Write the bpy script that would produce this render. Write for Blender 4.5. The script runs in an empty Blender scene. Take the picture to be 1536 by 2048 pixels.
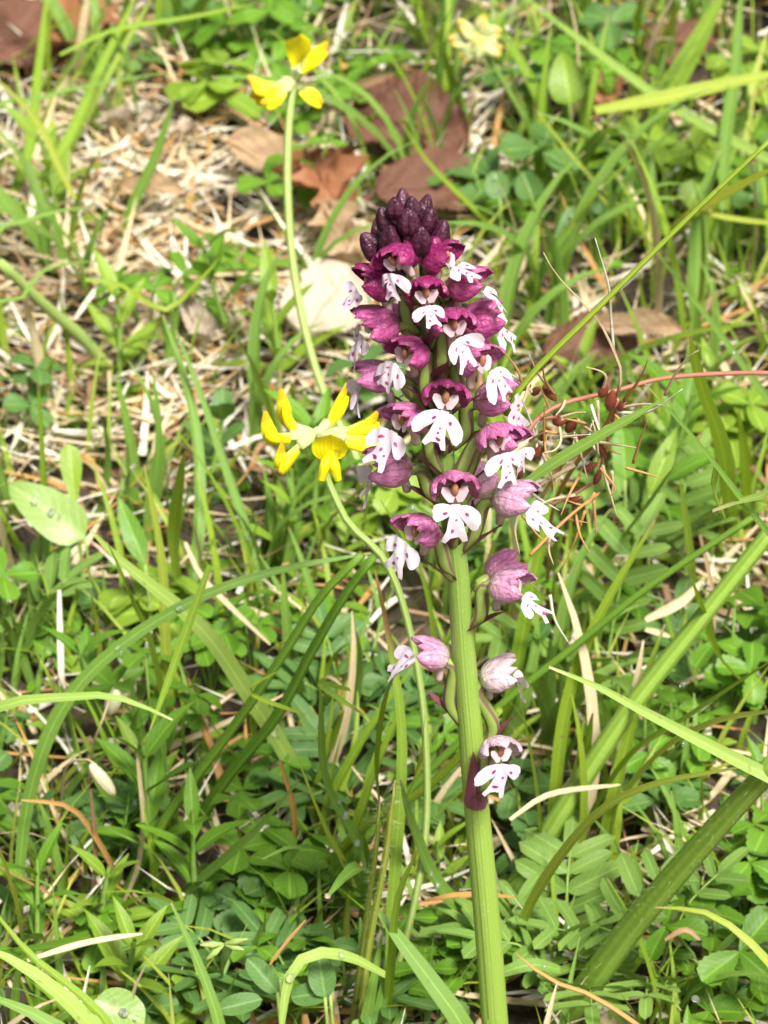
import bpy, math, random
import numpy as np
from mathutils import Vector, Matrix

random.seed(11)
R = math.radians
S = 0.01                      # the script thinks in centimetres, Blender in metres
scene = bpy.context.scene
C = scene.collection

# ------------------------------------------------------------------ camera
PITCH, DIST, ZC, HFOV = R(33.0), 45.0, 11.4, math.atan(7.15/45.0)
cam_pos = np.array([0.0, -DIST*math.cos(PITCH), ZC + DIST*math.sin(PITCH)])
fwd = np.array([0.0, math.cos(PITCH), -math.sin(PITCH)])
upv = np.array([0.0, math.sin(PITCH), math.cos(PITCH)])
rgt = np.array([1.0, 0.0, 0.0])
cd = bpy.data.cameras.new('camera')
cam = bpy.data.objects.new('camera', cd); C.objects.link(cam)
cam.location = Vector(cam_pos*S)
cam.rotation_euler = (math.pi/2 - PITCH, 0, 0)
cd.sensor_fit = 'VERTICAL'; cd.sensor_height = 24.0
cd.lens = 12.0/math.tan(HFOV)
cd.clip_start = 0.01; cd.clip_end = 100
cd.dof.use_dof = True
cd.dof.focus_distance = (DIST-0.5)*S
cd.dof.aperture_fstop = 42.0
scene.camera = cam
scene.render.resolution_x, scene.render.resolution_y = 768, 1024
FPX = 1024.0/math.tan(HFOV)

# ------------------------------------------------------------------ world, sun, exposure
w = bpy.data.worlds.new('World'); scene.world = w; w.use_nodes = True
nt = w.node_tree; bg = nt.nodes['Background']
sky = nt.nodes.new('ShaderNodeTexSky'); sky.sky_type = 'NISHITA'; sky.sun_disc = False
SUN_EL, SUN_AZ = R(58), R(150)          # azimuth clockwise from +Y: sun stands high, front right
sky.sun_elevation = SUN_EL; sky.sun_rotation = SUN_AZ
sky.dust_density = 6; sky.air_density = 1.0; sky.ozone_density = 1.0
hs = nt.nodes.new('ShaderNodeHueSaturation'); hs.inputs['Saturation'].default_value = 0.35
nt.links.new(sky.outputs[0], hs.inputs['Color']); nt.links.new(hs.outputs[0], bg.inputs['Color'])
bg.inputs['Strength'].default_value = 0.065
sd = bpy.data.lights.new('sun', 'SUN'); sd.energy = 3.3; sd.angle = R(14); sd.color = (1, 0.96, 0.9)
sun = bpy.data.objects.new('sun', sd); C.objects.link(sun)
sun.location = (0.3, -0.3, 1.5)
sdir = Vector((math.sin(SUN_AZ)*math.cos(SUN_EL), math.cos(SUN_AZ)*math.cos(SUN_EL), math.sin(SUN_EL)))
sun.rotation_euler = sdir.to_track_quat('Z', 'Y').to_euler()
scene.view_settings.view_transform = 'Standard'; scene.view_settings.look = 'None'
scene.view_settings.gamma = 1.0; scene.view_settings.use_curve_mapping = False
scene.view_settings.exposure = 1.05
scene.cycles.max_bounces = 5; scene.cycles.diffuse_bounces = 2; scene.cycles.glossy_bounces = 2; scene.cycles.transmission_bounces = 5; scene.cycles.transparent_max_bounces = 4

# ------------------------------------------------------------------ helpers: pixels, splines
def gh(x, y):                                        # relief of the ground, cm
    return (0.22*math.sin(x*0.55+0.7)*math.cos(y*0.43) + 0.14*math.sin(x*1.3+y*0.9)
            + 0.09*math.cos(x*2.3-y*1.7+1.0) + 0.06*math.sin(3.1*x+0.4)*math.sin(2.7*y))
def ray(px, py):
    return fwd + rgt*((px-768)/FPX) + upv*((1024-py)/FPX)
def at(px, py, Y):                                   # point of the sight line in the upright plane y = Y
    d = ray(px, py); return cam_pos + d*((Y-cam_pos[1])/d[1])
def ground(px, py, h=0.0):
    d = ray(px, py); z = h
    for _ in range(6):
        p = cam_pos + d*((z-cam_pos[2])/d[2]); z = gh(p[0], p[1])+h
    return p
def depth(p): return float(np.dot(np.asarray(p)-cam_pos, fwd))
def pxcm(p): return depth(p)/FPX                      # cm per pixel at that point
def unit(v):
    v = np.asarray(v, float); n = np.linalg.norm(v); return v/n if n > 1e-9 else np.array([0, 0, 1.0])
def spline(pts, n):
    P = np.asarray(pts, float)
    if len(P) == 2: P = np.array([P[0], (P[0]+P[1])/2, P[1]])
    P = np.vstack([2*P[0]-P[1], P, 2*P[-1]-P[-2]])
    seg = []
    for i in range(1, len(P)-2):
        for k in range(12):
            t = k/12.0; a, b, c, d = P[i-1], P[i], P[i+1], P[i+2]
            seg.append(0.5*((2*b)+(-a+c)*t+(2*a-5*b+4*c-d)*t*t+(-a+3*b-3*c+d)*t**3))
    seg.append(P[-2]); Q = np.array(seg)
    L = np.concatenate([[0], np.cumsum(np.linalg.norm(np.diff(Q, axis=0), axis=1))])
    u = np.linspace(0, L[-1], n)
    return np.stack([np.interp(u, L, Q[:, k]) for k in range(3)], axis=1)
def tangents(Q):
    T = np.gradient(Q, axis=0); return np.array([unit(t) for t in T])

class MB:
    def __init__(s): s.v = []; s.f = []; s.uv = []; s.m = []
    def add(s, v, f, uv, m=0):
        o = len(s.v); s.v += [tuple(map(float, p)) for p in v]; s.uv += uv
        s.f += [tuple(i+o for i in q) for q in f]; s.m += [m]*len(f)
    def grid(s, G, uv, m=0, closed=False):            # G: rows x cols x 3
        r, c = len(G), len(G[0]); v = [p for row in G for p in row]; f = []
        for i in range(r-1):
            for j in range(c if closed else c-1):
                a = i*c+j; b = i*c+(j+1) % c; f.append((a, b, b+c, a+c))
        s.add(v, f, uv, m)
    def tube(s, pts, rad, n=8, res=None, m=0, cap=True, ribs=0.0):
        Q = spline(pts, res or max(4, len(pts)*4)); T = tangents(Q); k = len(Q)
        rr = np.interp(np.linspace(0, 1, k), np.linspace(0, 1, len(rad)), rad)
        ref = np.array([0, 0, 1.0]) if abs(T[0][2]) < 0.8 else np.array([1.0, 0, 0])
        G, uv = [], []
        for i in range(k):
            a = unit(np.cross(T[i], ref)); b = np.cross(T[i], a); ref = np.cross(a, T[i]) if False else ref
            row = []
            for j in range(n):
                th = 2*math.pi*j/n; r = rr[i]*(1+ribs*(1 if j % 2 else -1))
                row.append(Q[i]+a*math.cos(th)*r+b*math.sin(th)*r); uv.append((j/n, i/(k-1)))
            G.append(row)
        o = len(s.v); s.grid(G, uv, m, closed=True)
        if cap:
            s.f += [tuple(o+j for j in reversed(range(n))), tuple(o+(k-1)*n+j for j in range(n))]; s.m += [m, m]
    def ribbon(s, Q, W, N, fold=0.25, m=0, cols=5, wave=0.0, arch=0.0):
        T = tangents(Q); k = len(Q); G, uv = [], []
        ss = np.linspace(-1, 1, cols)
        ph = random.random()*6
        for i in range(k):
            n = N[i]-T[i]*np.dot(N[i], T[i]); n = unit(n); c = np.cross(T[i], n); row = []
            for q in ss:
                row.append(Q[i]+c*q*W[i]/2+n*(fold*abs(q)-arch*q*q)*W[i]/2+n*wave*W[i]*q*math.sin(ph+i*1.7))
                uv.append(((q+1)/2, i/(k-1)))
            G.append(row)
        s.grid(G, uv, m)
    def ellipsoid(s, c, ax, r1, r2, n=10, k=7, m=0, tip=0.0):   # long axis along ax
        ax = unit(ax); a = unit(np.cross(ax, [0.3, 0.9, 0.2])); b = np.cross(ax, a); G, uv = [], []
        for i in range(k):
            t = i/(k-1); th = math.pi*t; z = -math.cos(th); rr = math.sin(th)
            if t > 0.5: rr *= (1-tip*(t-0.5)*2)
            if i in (0, k-1): rr = 0.02
            row = []
            for j in range(n):
                f = 2*math.pi*j/n; row.append(np.asarray(c)+ax*z*r1+(a*math.cos(f)+b*math.sin(f))*rr*r2); uv.append((j/n, t))
            G.append(row)
        s.grid(G, uv, m, closed=True)
    def build(s, name, mats, parent=None, origin=(0, 0, 0), smooth=True):
        if not isinstance(mats, (list, tuple)): mats = [mats]
        me = bpy.data.meshes.new(name)
        V = (np.array(s.v)-np.asarray(origin, float))*S
        me.from_pydata(V.tolist(), [], s.f)
        for m in mats: me.materials.append(M[m])
        me.polygons.foreach_set('material_index', s.m)
        if smooth: me.polygons.foreach_set('use_smooth', [True]*len(s.f))
        ul = me.uv_layers.new(name='uv'); li = np.empty(len(me.loops), dtype=np.int32); me.loops.foreach_get('vertex_index', li)
        ul.data.foreach_set('uv', np.array(s.uv, dtype=np.float32)[li].ravel())
        me.update()
        o = bpy.data.objects.new(name, me); C.objects.link(o)
        if parent is not None: o.parent = parent
        else: o.location = Vector(np.asarray(origin, float)*S)
        return o

def tag(o, label=None, cat=None, group=None, kind=None):
    if label: o['label'] = label
    if cat: o['category'] = cat
    if group: o['group'] = group
    if kind: o['kind'] = kind
    return o
def empty(name, loc=(0, 0, 0)):
    o = bpy.data.objects.new(name, None); C.objects.link(o); o.location = Vector(np.asarray(loc, float)*S)
    o.empty_display_size = 0.005; return o
def kids(o): return KIDS.get(o, [])
def copy_tree(o, parent=None):
    c = o.copy(); C.objects.link(c)
    if parent is not None: c.parent = parent
    for ch in o.children: copy_tree(ch, c)
    return c

# ------------------------------------------------------------------ materials
M = {}
def mk(name):
    m = bpy.data.materials.new(name); m.use_nodes = True; M[name] = m
    n = m.node_tree.nodes; l = m.node_tree.links
    return m, n, l, n['Principled BSDF'], n['Material Output']
def math_node(n, l, op, a, b=None, clamp=False):
    q = n.new('ShaderNodeMath'); q.operation = op; q.use_clamp = clamp
    for i, v in enumerate((a, b)):
        if v is None: continue
        if isinstance(v, (int, float)): q.inputs[i].default_value = v
        else: l.new(v, q.inputs[i])
    return q.outputs[0]
def mixc(n, l, f, a, b, mode='MIX'):
    q = n.new('ShaderNodeMix'); q.data_type = 'RGBA'; q.blend_type = mode
    for sock, v in ((q.inputs['Factor'], f), (q.inputs['A'], a), (q.inputs['B'], b)):
        if isinstance(v, (int, float)): sock.default_value = v
        elif isinstance(v, tuple): sock.default_value = (*v, 1)
        else: l.new(v, sock)
    return q.outputs['Result']
def ramp(n, l, f, stops):
    q = n.new('ShaderNodeValToRGB'); e = q.color_ramp.elements
    while len(e) < len(stops): e.new(0.5)
    for i, (p, c) in enumerate(stops):
        e[i].position = p; e[i].color = (*c, 1)
    l.new(f, q.inputs[0]); return q.outputs[0]
def noise(n, l, scale, detail=3, vec=None):
    q = n.new('ShaderNodeTexNoise'); q.inputs['Scale'].default_value = scale; q.inputs['Detail'].default_value = detail
    if vec is None:
        t = n.new('ShaderNodeTexCoord'); vec = t.outputs['Object']
    l.new(vec, q.inputs['Vector']); return q.outputs['Fac']

def leafmat(name, c1, c2, veins='grass', tip=None, tip_at=0.9, base=None, transl=0.3, rough=0.44, mottle=0.4, vein_col=None, spec=0.32, coat=0.0):
    m, n, l, b, out = mk(name)
    oi = n.new('ShaderNodeObjectInfo'); uvn = n.new('ShaderNodeUVMap'); uvn.uv_map = 'uv'
    sx = n.new('ShaderNodeSeparateXYZ'); l.new(uvn.outputs[0], sx.inputs[0]); u, v = sx.outputs[0], sx.outputs[1]
    nz = noise(n, l, 260, 2)
    f = math_node(n, l, 'ADD', math_node(n, l, 'MULTIPLY', oi.outputs['Random'], 1-mottle), math_node(n, l, 'MULTIPLY', nz, mottle), True)
    col = mixc(n, l, f, c1, c2)
    vc = vein_col or tuple(min(1, x*1.55+0.02) for x in c2)
    au = math_node(n, l, 'ABSOLUTE', math_node(n, l, 'SUBTRACT', u, 0.5))
    mid = math_node(n, l, 'LESS_THAN', au, 0.045)
    if veins == 'grass':
        st = math_node(n, l, 'SINE', math_node(n, l, 'MULTIPLY', u, 58.0))
        st = math_node(n, l, 'MULTIPLY', math_node(n, l, 'ADD', st, 1.0), 0.13)
        col = mixc(n, l, st, col, vc); col = mixc(n, l, math_node(n, l, 'MULTIPLY', mid, 0.45), col, vc)
    elif veins == 'leaf':
        side = math_node(n, l, 'SINE', math_node(n, l, 'MULTIPLY', math_node(n, l, 'SUBTRACT', v, math_node(n, l, 'MULTIPLY', au, 0.55)), 46.0))
        side = math_node(n, l, 'GREATER_THAN', side, 0.86)
        col = mixc(n, l, math_node(n, l, 'MULTIPLY', side, 0.22), col, vc); col = mixc(n, l, math_node(n, l, 'MULTIPLY', mid, 0.5), col, vc)
    if tip:
        g = n.new('ShaderNodeMapRange'); g.inputs['From Min'].default_value = tip_at; g.inputs['From Max'].default_value = min(1.0, tip_at+0.08)
        l.new(v, g.inputs['Value']); gt = math_node(n, l, 'MULTIPLY', g.outputs[0], 0.9)
        col = mixc(n, l, gt, col, tip)
    if base:
        g = n.new('ShaderNodeMapRange'); g.inputs['From Min'].default_value = 0.35; g.inputs['From Max'].default_value = 0.0
        l.new(v, g.inputs['Value']); col = mixc(n, l, math_node(n, l, 'MULTIPLY', g.outputs[0], 0.8), col, base)
    # blemishes with a shape of their own
    bl = noise(n, l, 520, 1); bl = math_node(n, l, 'GREATER_THAN', bl, 0.73)
    col = mixc(n, l, math_node(n, l, 'MULTIPLY', bl, 0.35), col, (0.16, 0.13, 0.05))
    l.new(col, b.inputs['Base Color'])
    rn = n.new('ShaderNodeMapRange'); l.new(nz, rn.inputs['Value'])
    rn.inputs['To Min'].default_value = rough-0.13; rn.inputs['To Max'].default_value = rough+0.18; l.new(rn.outputs[0], b.inputs['Roughness'])
    b.inputs['Specular IOR Level'].default_value = spec
    bp = n.new('ShaderNodeBump'); bp.inputs['Strength'].default_value = 0.25; bp.inputs['Distance'].default_value = 0.0004
    hgt = math_node(n, l, 'ADD', noise(n, l, 900, 1), math_node(n, l, 'MULTIPLY', math_node(n, l, 'SINE', math_node(n, l, 'MULTIPLY', u, 58.0)), 0.25 if veins == 'grass' else 0.0))
    l.new(hgt, bp.inputs['Height']); l.new(bp.outputs[0], b.inputs['Normal'])
    if transl > 0:
        tr = n.new('ShaderNodeBsdfTranslucent'); l.new(mixc(n, l, 1.0, col, (1.25, 1.2, 0.6), 'MULTIPLY'), tr.inputs['Color'])
        mx = n.new('ShaderNodeMixShader'); mx.inputs[0].default_value = transl
        l.new(b.outputs[0], mx.inputs[1]); l.new(tr.outputs[0], mx.inputs[2]); l.new(mx.outputs[0], out.inputs['Surface'])
    return m
TAN = (0.42, 0.30, 0.15)
leafmat('grass_mid', (0.131, 0.251, 0.016), (0.249, 0.361, 0.028), tip=TAN, tip_at=0.94)
leafmat('grass_lime', (0.236, 0.320, 0.032), (0.353, 0.410, 0.060), tip=TAN, tip_at=0.95)
leafmat('grass_teal', (0.111, 0.230, 0.032), (0.197, 0.330, 0.055), tip=TAN, tip_at=0.97)
leafmat('grass_olive', (0.157, 0.240, 0.016), (0.222, 0.310, 0.024), transl=0.15)
leafmat('grass_dark', (0.070, 0.165, 0.011), (0.117, 0.220, 0.016), transl=0.15)
leafmat('grass_pale', (0.234, 0.385, 0.065), (0.339, 0.462, 0.101), tip=(0.6, 0.5, 0.3), tip_at=0.97)
leafmat('grass_browntip', (0.199, 0.341, 0.029), (0.257, 0.396, 0.043), tip=(0.30, 0.16, 0.07), tip_at=0.8)
leafmat('straw', (0.42, 0.30, 0.16), (0.66, 0.54, 0.34), transl=0.15, rough=0.6)
leafmat('straw_orange', (0.34, 0.17, 0.05), (0.48, 0.27, 0.09), transl=0.1, rough=0.55)
leafmat('straw_brown', (0.20, 0.11, 0.06), (0.36, 0.22, 0.12), transl=0.05, rough=0.65)
leafmat('straw_white', (0.62, 0.56, 0.42), (0.78, 0.72, 0.58), transl=0.15, rough=0.6)
leafmat('leaf_green', (0.078, 0.200, 0.014), (0.157, 0.310, 0.024), 'leaf')
leafmat('leaf_bright', (0.157, 0.271, 0.022), (0.249, 0.371, 0.040), 'leaf')
leafmat('leaf_blue', (0.073, 0.171, 0.036), (0.124, 0.240, 0.055), 'leaf', rough=0.5)
leafmat('leaf_pale', (0.211, 0.341, 0.079), (0.292, 0.418, 0.115), 'leaf', rough=0.35)
leafmat('leaf_vetch', (0.144, 0.271, 0.048), (0.222, 0.351, 0.071), 'leaf', tip=(0.3, 0.25, 0.12), tip_at=0.97, rough=0.5)
leafmat('stem_green', (0.13, 0.24, 0.035), (0.20, 0.32, 0.06), 'grass', transl=0.0)
leafmat('stem_bright', (0.16, 0.28, 0.03), (0.21, 0.33, 0.045), 'grass', transl=0.1)
leafmat('stem_red', (0.28, 0.10, 0.07), (0.36, 0.15, 0.09), 'none', transl=0.0)
leafmat('stem_pale', (0.22, 0.33, 0.07), (0.30, 0.40, 0.11), 'grass', transl=0.05)
leafmat('dead_brown', (0.11, 0.05, 0.03), (0.21, 0.10, 0.065), 'leaf', transl=0.05, rough=0.7, vein_col=(0.10, 0.04, 0.02), spec=.25)
leafmat('dead_rust', (0.20, 0.075, 0.032), (0.34, 0.15, 0.07), 'leaf', transl=0.1, rough=0.55, vein_col=(0.2, 0.07, 0.03))
leafmat('dead_tan', (0.34, 0.23, 0.13), (0.46, 0.33, 0.19), 'leaf', transl=0.1, rough=0.6, vein_col=(0.25, 0.15, 0.08))
leafmat('dead_pale', (0.34, 0.27, 0.19), (0.56, 0.48, 0.37), 'leaf', transl=0.1, rough=0.6, vein_col=(0.45, 0.38, 0.28))
leafmat('moss', (0.10, 0.13, 0.015), (0.22, 0.24, 0.04), 'none', transl=0.1, rough=0.8)
leafmat('yellow', (0.88, 0.80, 0.008), (0.92, 0.86, 0.015), 'grass', transl=0.25, vein_col=(0.85, 0.55, 0.01), mottle=0.6)
leafmat('calyx', (0.42, 0.50, 0.20), (0.50, 0.56, 0.25), 'grass', transl=0.15)
leafmat('claw', (0.88, 0.80, 0.01), (0.92, 0.86, 0.03), 'grass', tip=(0.80, 0.48, 0.02), tip_at=0.74, base=(0.50, 0.58, 0.22), transl=0.2, vein_col=(0.88, 0.62, 0.02), mottle=0.6)
leafmat('faded', (0.42, 0.48, 0.20), (0.52, 0.55, 0.26), 'grass', tip=(0.75, 0.55, 0.12), tip_at=0.7, transl=0.25)
leafmat('papery', (0.75, 0.70, 0.52), (0.82, 0.78, 0.62), 'grass', tip=(0.75, 0.60, 0.15), tip_at=0.75, transl=0.3, vein_col=(0.6, 0.55, 0.3))
leafmat('lip_white', (0.56, 0.44, 0.55), (0.78, 0.74, 0.78), 'none', transl=0.3, rough=0.55, mottle=0.6)
leafmat('lip_spot', (0.20, 0.012, 0.09), (0.40, 0.06, 0.22), 'none', transl=0.0)
leafmat('lip_back', (0.62, 0.42, 0.50), (0.70, 0.55, 0.58), 'none', transl=0.3, rough=0.55)
leafmat('column', (0.34, 0.13, 0.08), (0.46, 0.22, 0.11), 'none', transl=0.1)
leafmat('spur', (0.50, 0.34, 0.34), (0.60, 0.52, 0.40), 'none', transl=0.2)
leafmat('bract', (0.15, 0.035, 0.07), (0.24, 0.06, 0.11), 'grass', transl=0.2, vein_col=(0.28, 0.14, 0.12))
leafmat('capsule', (0.10, 0.025, 0.015), (0.20, 0.05, 0.03), 'none', transl=0.0, rough=0.25)

def hoodmat(name, c1, c2, edge, vein, base):
    m, n, l, b, out = mk(name)
    uvn = n.new('ShaderNodeUVMap'); uvn.uv_map = 'uv'; sx = n.new('ShaderNodeSeparateXYZ'); l.new(uvn.outputs[0], sx.inputs[0]); u, v = sx.outputs[0], sx.outputs[1]
    oi = n.new('ShaderNodeObjectInfo'); nz = noise(n, l, 700, 4)
    f = math_node(n, l, 'ADD', math_node(n, l, 'MULTIPLY', oi.outputs['Random'], 0.4), math_node(n, l, 'MULTIPLY', nz, 0.6), True)
    col = mixc(n, l, f, c1, c2)
    g = n.new('ShaderNodeMapRange'); g.inputs['From Min'].default_value = 0.55; g.inputs['From Max'].default_value = 0.0; l.new(v, g.inputs['Value'])
    col = mixc(n, l, math_node(n, l, 'MULTIPLY', g.outputs[0], 0.85), col, base)
    au = math_node(n, l, 'ABSOLUTE', math_node(n, l, 'SUBTRACT', u, 0.5))
    wob = math_node(n, l, 'ADD', au, math_node(n, l, 'MULTIPLY', noise(n, l, 500, 3), 0.16))
    vn = math_node(n, l, 'GREATER_THAN', math_node(n, l, 'SINE', math_node(n, l, 'MULTIPLY', wob, 30.0)), 0.80)
    col = mixc(n, l, math_node(n, l, 'MULTIPLY', vn, 0.5), col, vein)
    pt = n.new('ShaderNodeMapRange'); pt.inputs['From Min'].default_value = 0.5; pt.inputs['From Max'].default_value = 0.72; l.new(noise(n, l, 420, 4), pt.inputs['Value'])
    col = mixc(n, l, math_node(n, l, 'MULTIPLY', pt.outputs[0], 0.45), col, tuple(min(.9, q*1.25+.05) for q in c2))
    e = math_node(n, l, 'GREATER_THAN', au, 0.455); col = mixc(n, l, math_node(n, l, 'MULTIPLY', e, 0.6), col, edge)
    l.new(col, b.inputs['Base Color']); b.inputs['Roughness'].default_value = 0.36
    bp = n.new('ShaderNodeBump'); bp.inputs['Strength'].default_value = 0.8; bp.inputs['Distance'].default_value = 0.0006
    l.new(math_node(n, l, 'SUBTRACT', noise(n, l, 1200, 3), math_node(n, l, 'MULTIPLY', vn, 0.5)), bp.inputs['Height']); l.new(bp.outputs[0], b.inputs['Normal'])
    tr = n.new('ShaderNodeBsdfTranslucent'); l.new(col, tr.inputs['Color']); mx = n.new('ShaderNodeMixShader'); mx.inputs[0].default_value = 0.22
    l.new(b.outputs[0], mx.inputs[1]); l.new(tr.outputs[0], mx.inputs[2]); l.new(mx.outputs[0], out.inputs['Surface'])
hoodmat('bud_dark', (0.05, 0.010, 0.026), (0.11, 0.025, 0.055), (0.03, 0.006, 0.015), (0.025, 0.006, 0.014), (0.07, 0.015, 0.03))
hoodmat('hood_4', (0.20, 0.010, 0.075), (0.36, 0.03, 0.16), (0.13, 0.01, 0.05), (0.12, 0.008, 0.045), (0.26, 0.06, 0.10))
hoodmat('hood_3', (0.32, 0.025, 0.15), (0.52, 0.11, 0.30), (0.18, 0.012, 0.08), (0.17, 0.015, 0.07), (0.38, 0.16, 0.20))
hoodmat('hood_2', (0.42, 0.08, 0.25), (0.64, 0.24, 0.44), (0.24, 0.02, 0.12), (0.22, 0.03, 0.11), (0.55, 0.36, 0.36))
hoodmat('hood_1', (0.48, 0.18, 0.33), (0.68, 0.40, 0.54), (0.32, 0.06, 0.18), (0.28, 0.07, 0.16), (0.72, 0.66, 0.50))
hoodmat('hood_0', (0.55, 0.30, 0.42), (0.74, 0.60, 0.62), (0.42, 0.16, 0.30), (0.36, 0.16, 0.24), (0.78, 0.78, 0.58))

def ovarymat():
    m, n, l, b, out = mk('ovary')
    uvn = n.new('ShaderNodeUVMap'); uvn.uv_map = 'uv'; sx = n.new('ShaderNodeSeparateXYZ'); l.new(uvn.outputs[0], sx.inputs[0])
    tw = math_node(n, l, 'ADD', math_node(n, l, 'MULTIPLY', sx.outputs[0], 18.85), math_node(n, l, 'MULTIPLY', sx.outputs[1], 4.5))
    st = math_node(n, l, 'GREATER_THAN', math_node(n, l, 'SINE', tw), 0.55)
    col = mixc(n, l, noise(n, l, 500, 3), (0.20, 0.30, 0.05), (0.32, 0.42, 0.10))
    col = mixc(n, l, math_node(n, l, 'MULTIPLY', st, 0.8), col, (0.17, 0.05, 0.09)); l.new(col, b.inputs['Base Color']); b.inputs['Roughness'].default_value = 0.45
ovarymat()
def orchidstem():
    m, n, l, b, out = mk('orchid_stem')
    uvn = n.new('ShaderNodeUVMap'); uvn.uv_map = 'uv'; sx = n.new('ShaderNodeSeparateXYZ'); l.new(uvn.outputs[0], sx.inputs[0])
    col = ramp(n, l, sx.outputs[1], [(0.0, (0.23, 0.38, 0.045)), (0.45, (0.25, 0.40, 0.05)), (0.72, (0.17, 0.31, 0.05)), (0.9, (0.13, 0.16, 0.05)), (1.0, (0.10, 0.03, 0.04))])
    mp = n.new('ShaderNodeMapping'); tc = n.new('ShaderNodeTexCoord'); l.new(uvn.outputs[0], mp.inputs['Vector']); mp.inputs['Scale'].default_value = (30, 3, 1)
    nz = noise(n, l, 1.6, 3, mp.outputs[0])
    col = mixc(n, l, math_node(n, l, 'MULTIPLY', nz, 0.55), col, (0.36, 0.47, 0.12))
    mp2 = n.new('ShaderNodeMapping'); l.new(uvn.outputs[0], mp2.inputs['Vector']); mp2.inputs['Scale'].default_value = (26, .8, 1); rib = noise(n, l, 1.0, 2, mp2.outputs[0])
    st = math_node(n, l, 'GREATER_THAN', rib, 0.6)
    col = mixc(n, l, math_node(n, l, 'MULTIPLY', st, 0.22), col, (0.16, 0.2, 0.06))
    spk = math_node(n, l, 'GREATER_THAN', noise(n, l, 1800, 1), 0.68)
    col = mixc(n, l, math_node(n, l, 'MULTIPLY', spk, 0.3), col, (0.48, 0.54, 0.22))
    l.new(col, b.inputs['Base Color']); b.inputs['Roughness'].default_value = 0.45
    b.inputs['Subsurface Weight'].default_value = 0.15; b.inputs['Subsurface Radius'].default_value = (0.001, 0.0012, 0.0004); b.inputs['Subsurface Scale'].default_value = 1.0
    bp = n.new('ShaderNodeBump'); bp.inputs['Strength'].default_value = 0.5; bp.inputs['Distance'].default_value = 0.0003
    l.new(math_node(n, l, 'ADD', math_node(n, l, 'MULTIPLY', rib, 2.5), math_node(n, l, 'MULTIPLY', noise(n, l, 1500, 2), .4)), bp.inputs['Height']); l.new(bp.outputs[0], b.inputs['Normal'])
orchidstem()
def soilmat():
    m, n, l, b, out = mk('soil')
    n1 = noise(n, l, 60, 4); n2 = noise(n, l, 9, 2); n3 = noise(n, l, 300, 2)
    col = ramp(n, l, n1, [(0.3, (0.018, 0.012, 0.008)), (0.5, (0.05, 0.032, 0.02)), (0.68, (0.11, 0.075, 0.045)), (0.8, (0.22, 0.16, 0.1))])
    g = n.new('ShaderNodeMapRange'); g.inputs['From Min'].default_value = 0.48; g.inputs['From Max'].default_value = 0.62; l.new(n2, g.inputs['Value'])
    col = mixc(n, l, math_node(n, l, 'MULTIPLY', g.outputs[0], 0.55), col, (0.06, 0.075, 0.012))
    col = mixc(n, l, math_node(n, l, 'MULTIPLY', n3, 0.4), col, (0.03, 0.02, 0.012)); l.new(col, b.inputs['Base Color']); b.inputs['Roughness'].default_value = 0.85
    bp = n.new('ShaderNodeBump'); bp.inputs['Strength'].default_value = 0.9; bp.inputs['Distance'].default_value = 0.003
    l.new(math_node(n, l, 'ADD', n1, math_node(n, l, 'MULTIPLY', n3, 0.5)), bp.inputs['Height']); l.new(bp.outputs[0], b.inputs['Normal'])
soilmat()
def stonemat():
    m, n, l, b, out = mk('stone')
    col = ramp(n, l, noise(n, l, 220, 6), [(0.3, (0.16, 0.13, 0.10)), (0.55, (0.34, 0.29, 0.23)), (0.75, (0.50, 0.45, 0.37))]); l.new(col, b.inputs['Base Color']); b.inputs['Roughness'].default_value = 0.8
    bp = n.new('ShaderNodeBump'); bp.inputs['Strength'].default_value = 0.7; bp.inputs['Distance'].default_value = 0.0015; l.new(noise(n, l, 500, 5), bp.inputs['Height']); l.new(bp.outputs[0], b.inputs['Normal'])
stonemat()
m, n, l, b, out = mk('water')
b.inputs['Base Color'].default_value = (1, 1, 1, 1); b.inputs['Roughness'].default_value = 0.02; b.inputs['IOR'].default_value = 1.33; b.inputs['Transmission Weight'].default_value = 0.92; b.inputs['Specular IOR Level'].default_value = 1.0
m, n, l, b, out = mk('hair')
b.inputs['Base Color'].default_value = (0.5, 0.6, 0.32, 1); b.inputs['Roughness'].default_value = 0.4

# ------------------------------------------------------------------ the ground: one sheet, fine in the middle
def ax_coords(lo, hi, step, far):
    c = list(np.arange(lo, hi+1e-6, step)); a, b2, s = lo, hi, step
    while a > -far: s *= 1.6; a -= s; c.insert(0, a)
    s = step
    while b2 < far: s *= 1.6; b2 += s; c.append(b2)
    return c
mb = MB(); xs, ys = ax_coords(-20, 20, 0.3, 600), ax_coords(-12, 56, 0.3, 600)
G = [[(x, y, gh(x, y)*(1 if abs(x) < 25 and -20 < y < 65 else 0)+(random.gauss(0, 0.035) if abs(x) < 21 else 0)) for x in xs] for y in ys]
mb.grid(G, [(x*0.01, y*0.01) for y in ys for x in xs])
tag(mb.build('ground', 'soil'), 'dark damp soil with moss and plant litter under the turf', None, None, 'structure')

# dew drops are collected while leaves are laid out
DROPS = []
def maybe_drop(p, nrm, r=None): DROPS.append((np.asarray(p, float), unit(nrm), r or random.uniform(0.03, 0.075)))

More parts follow.
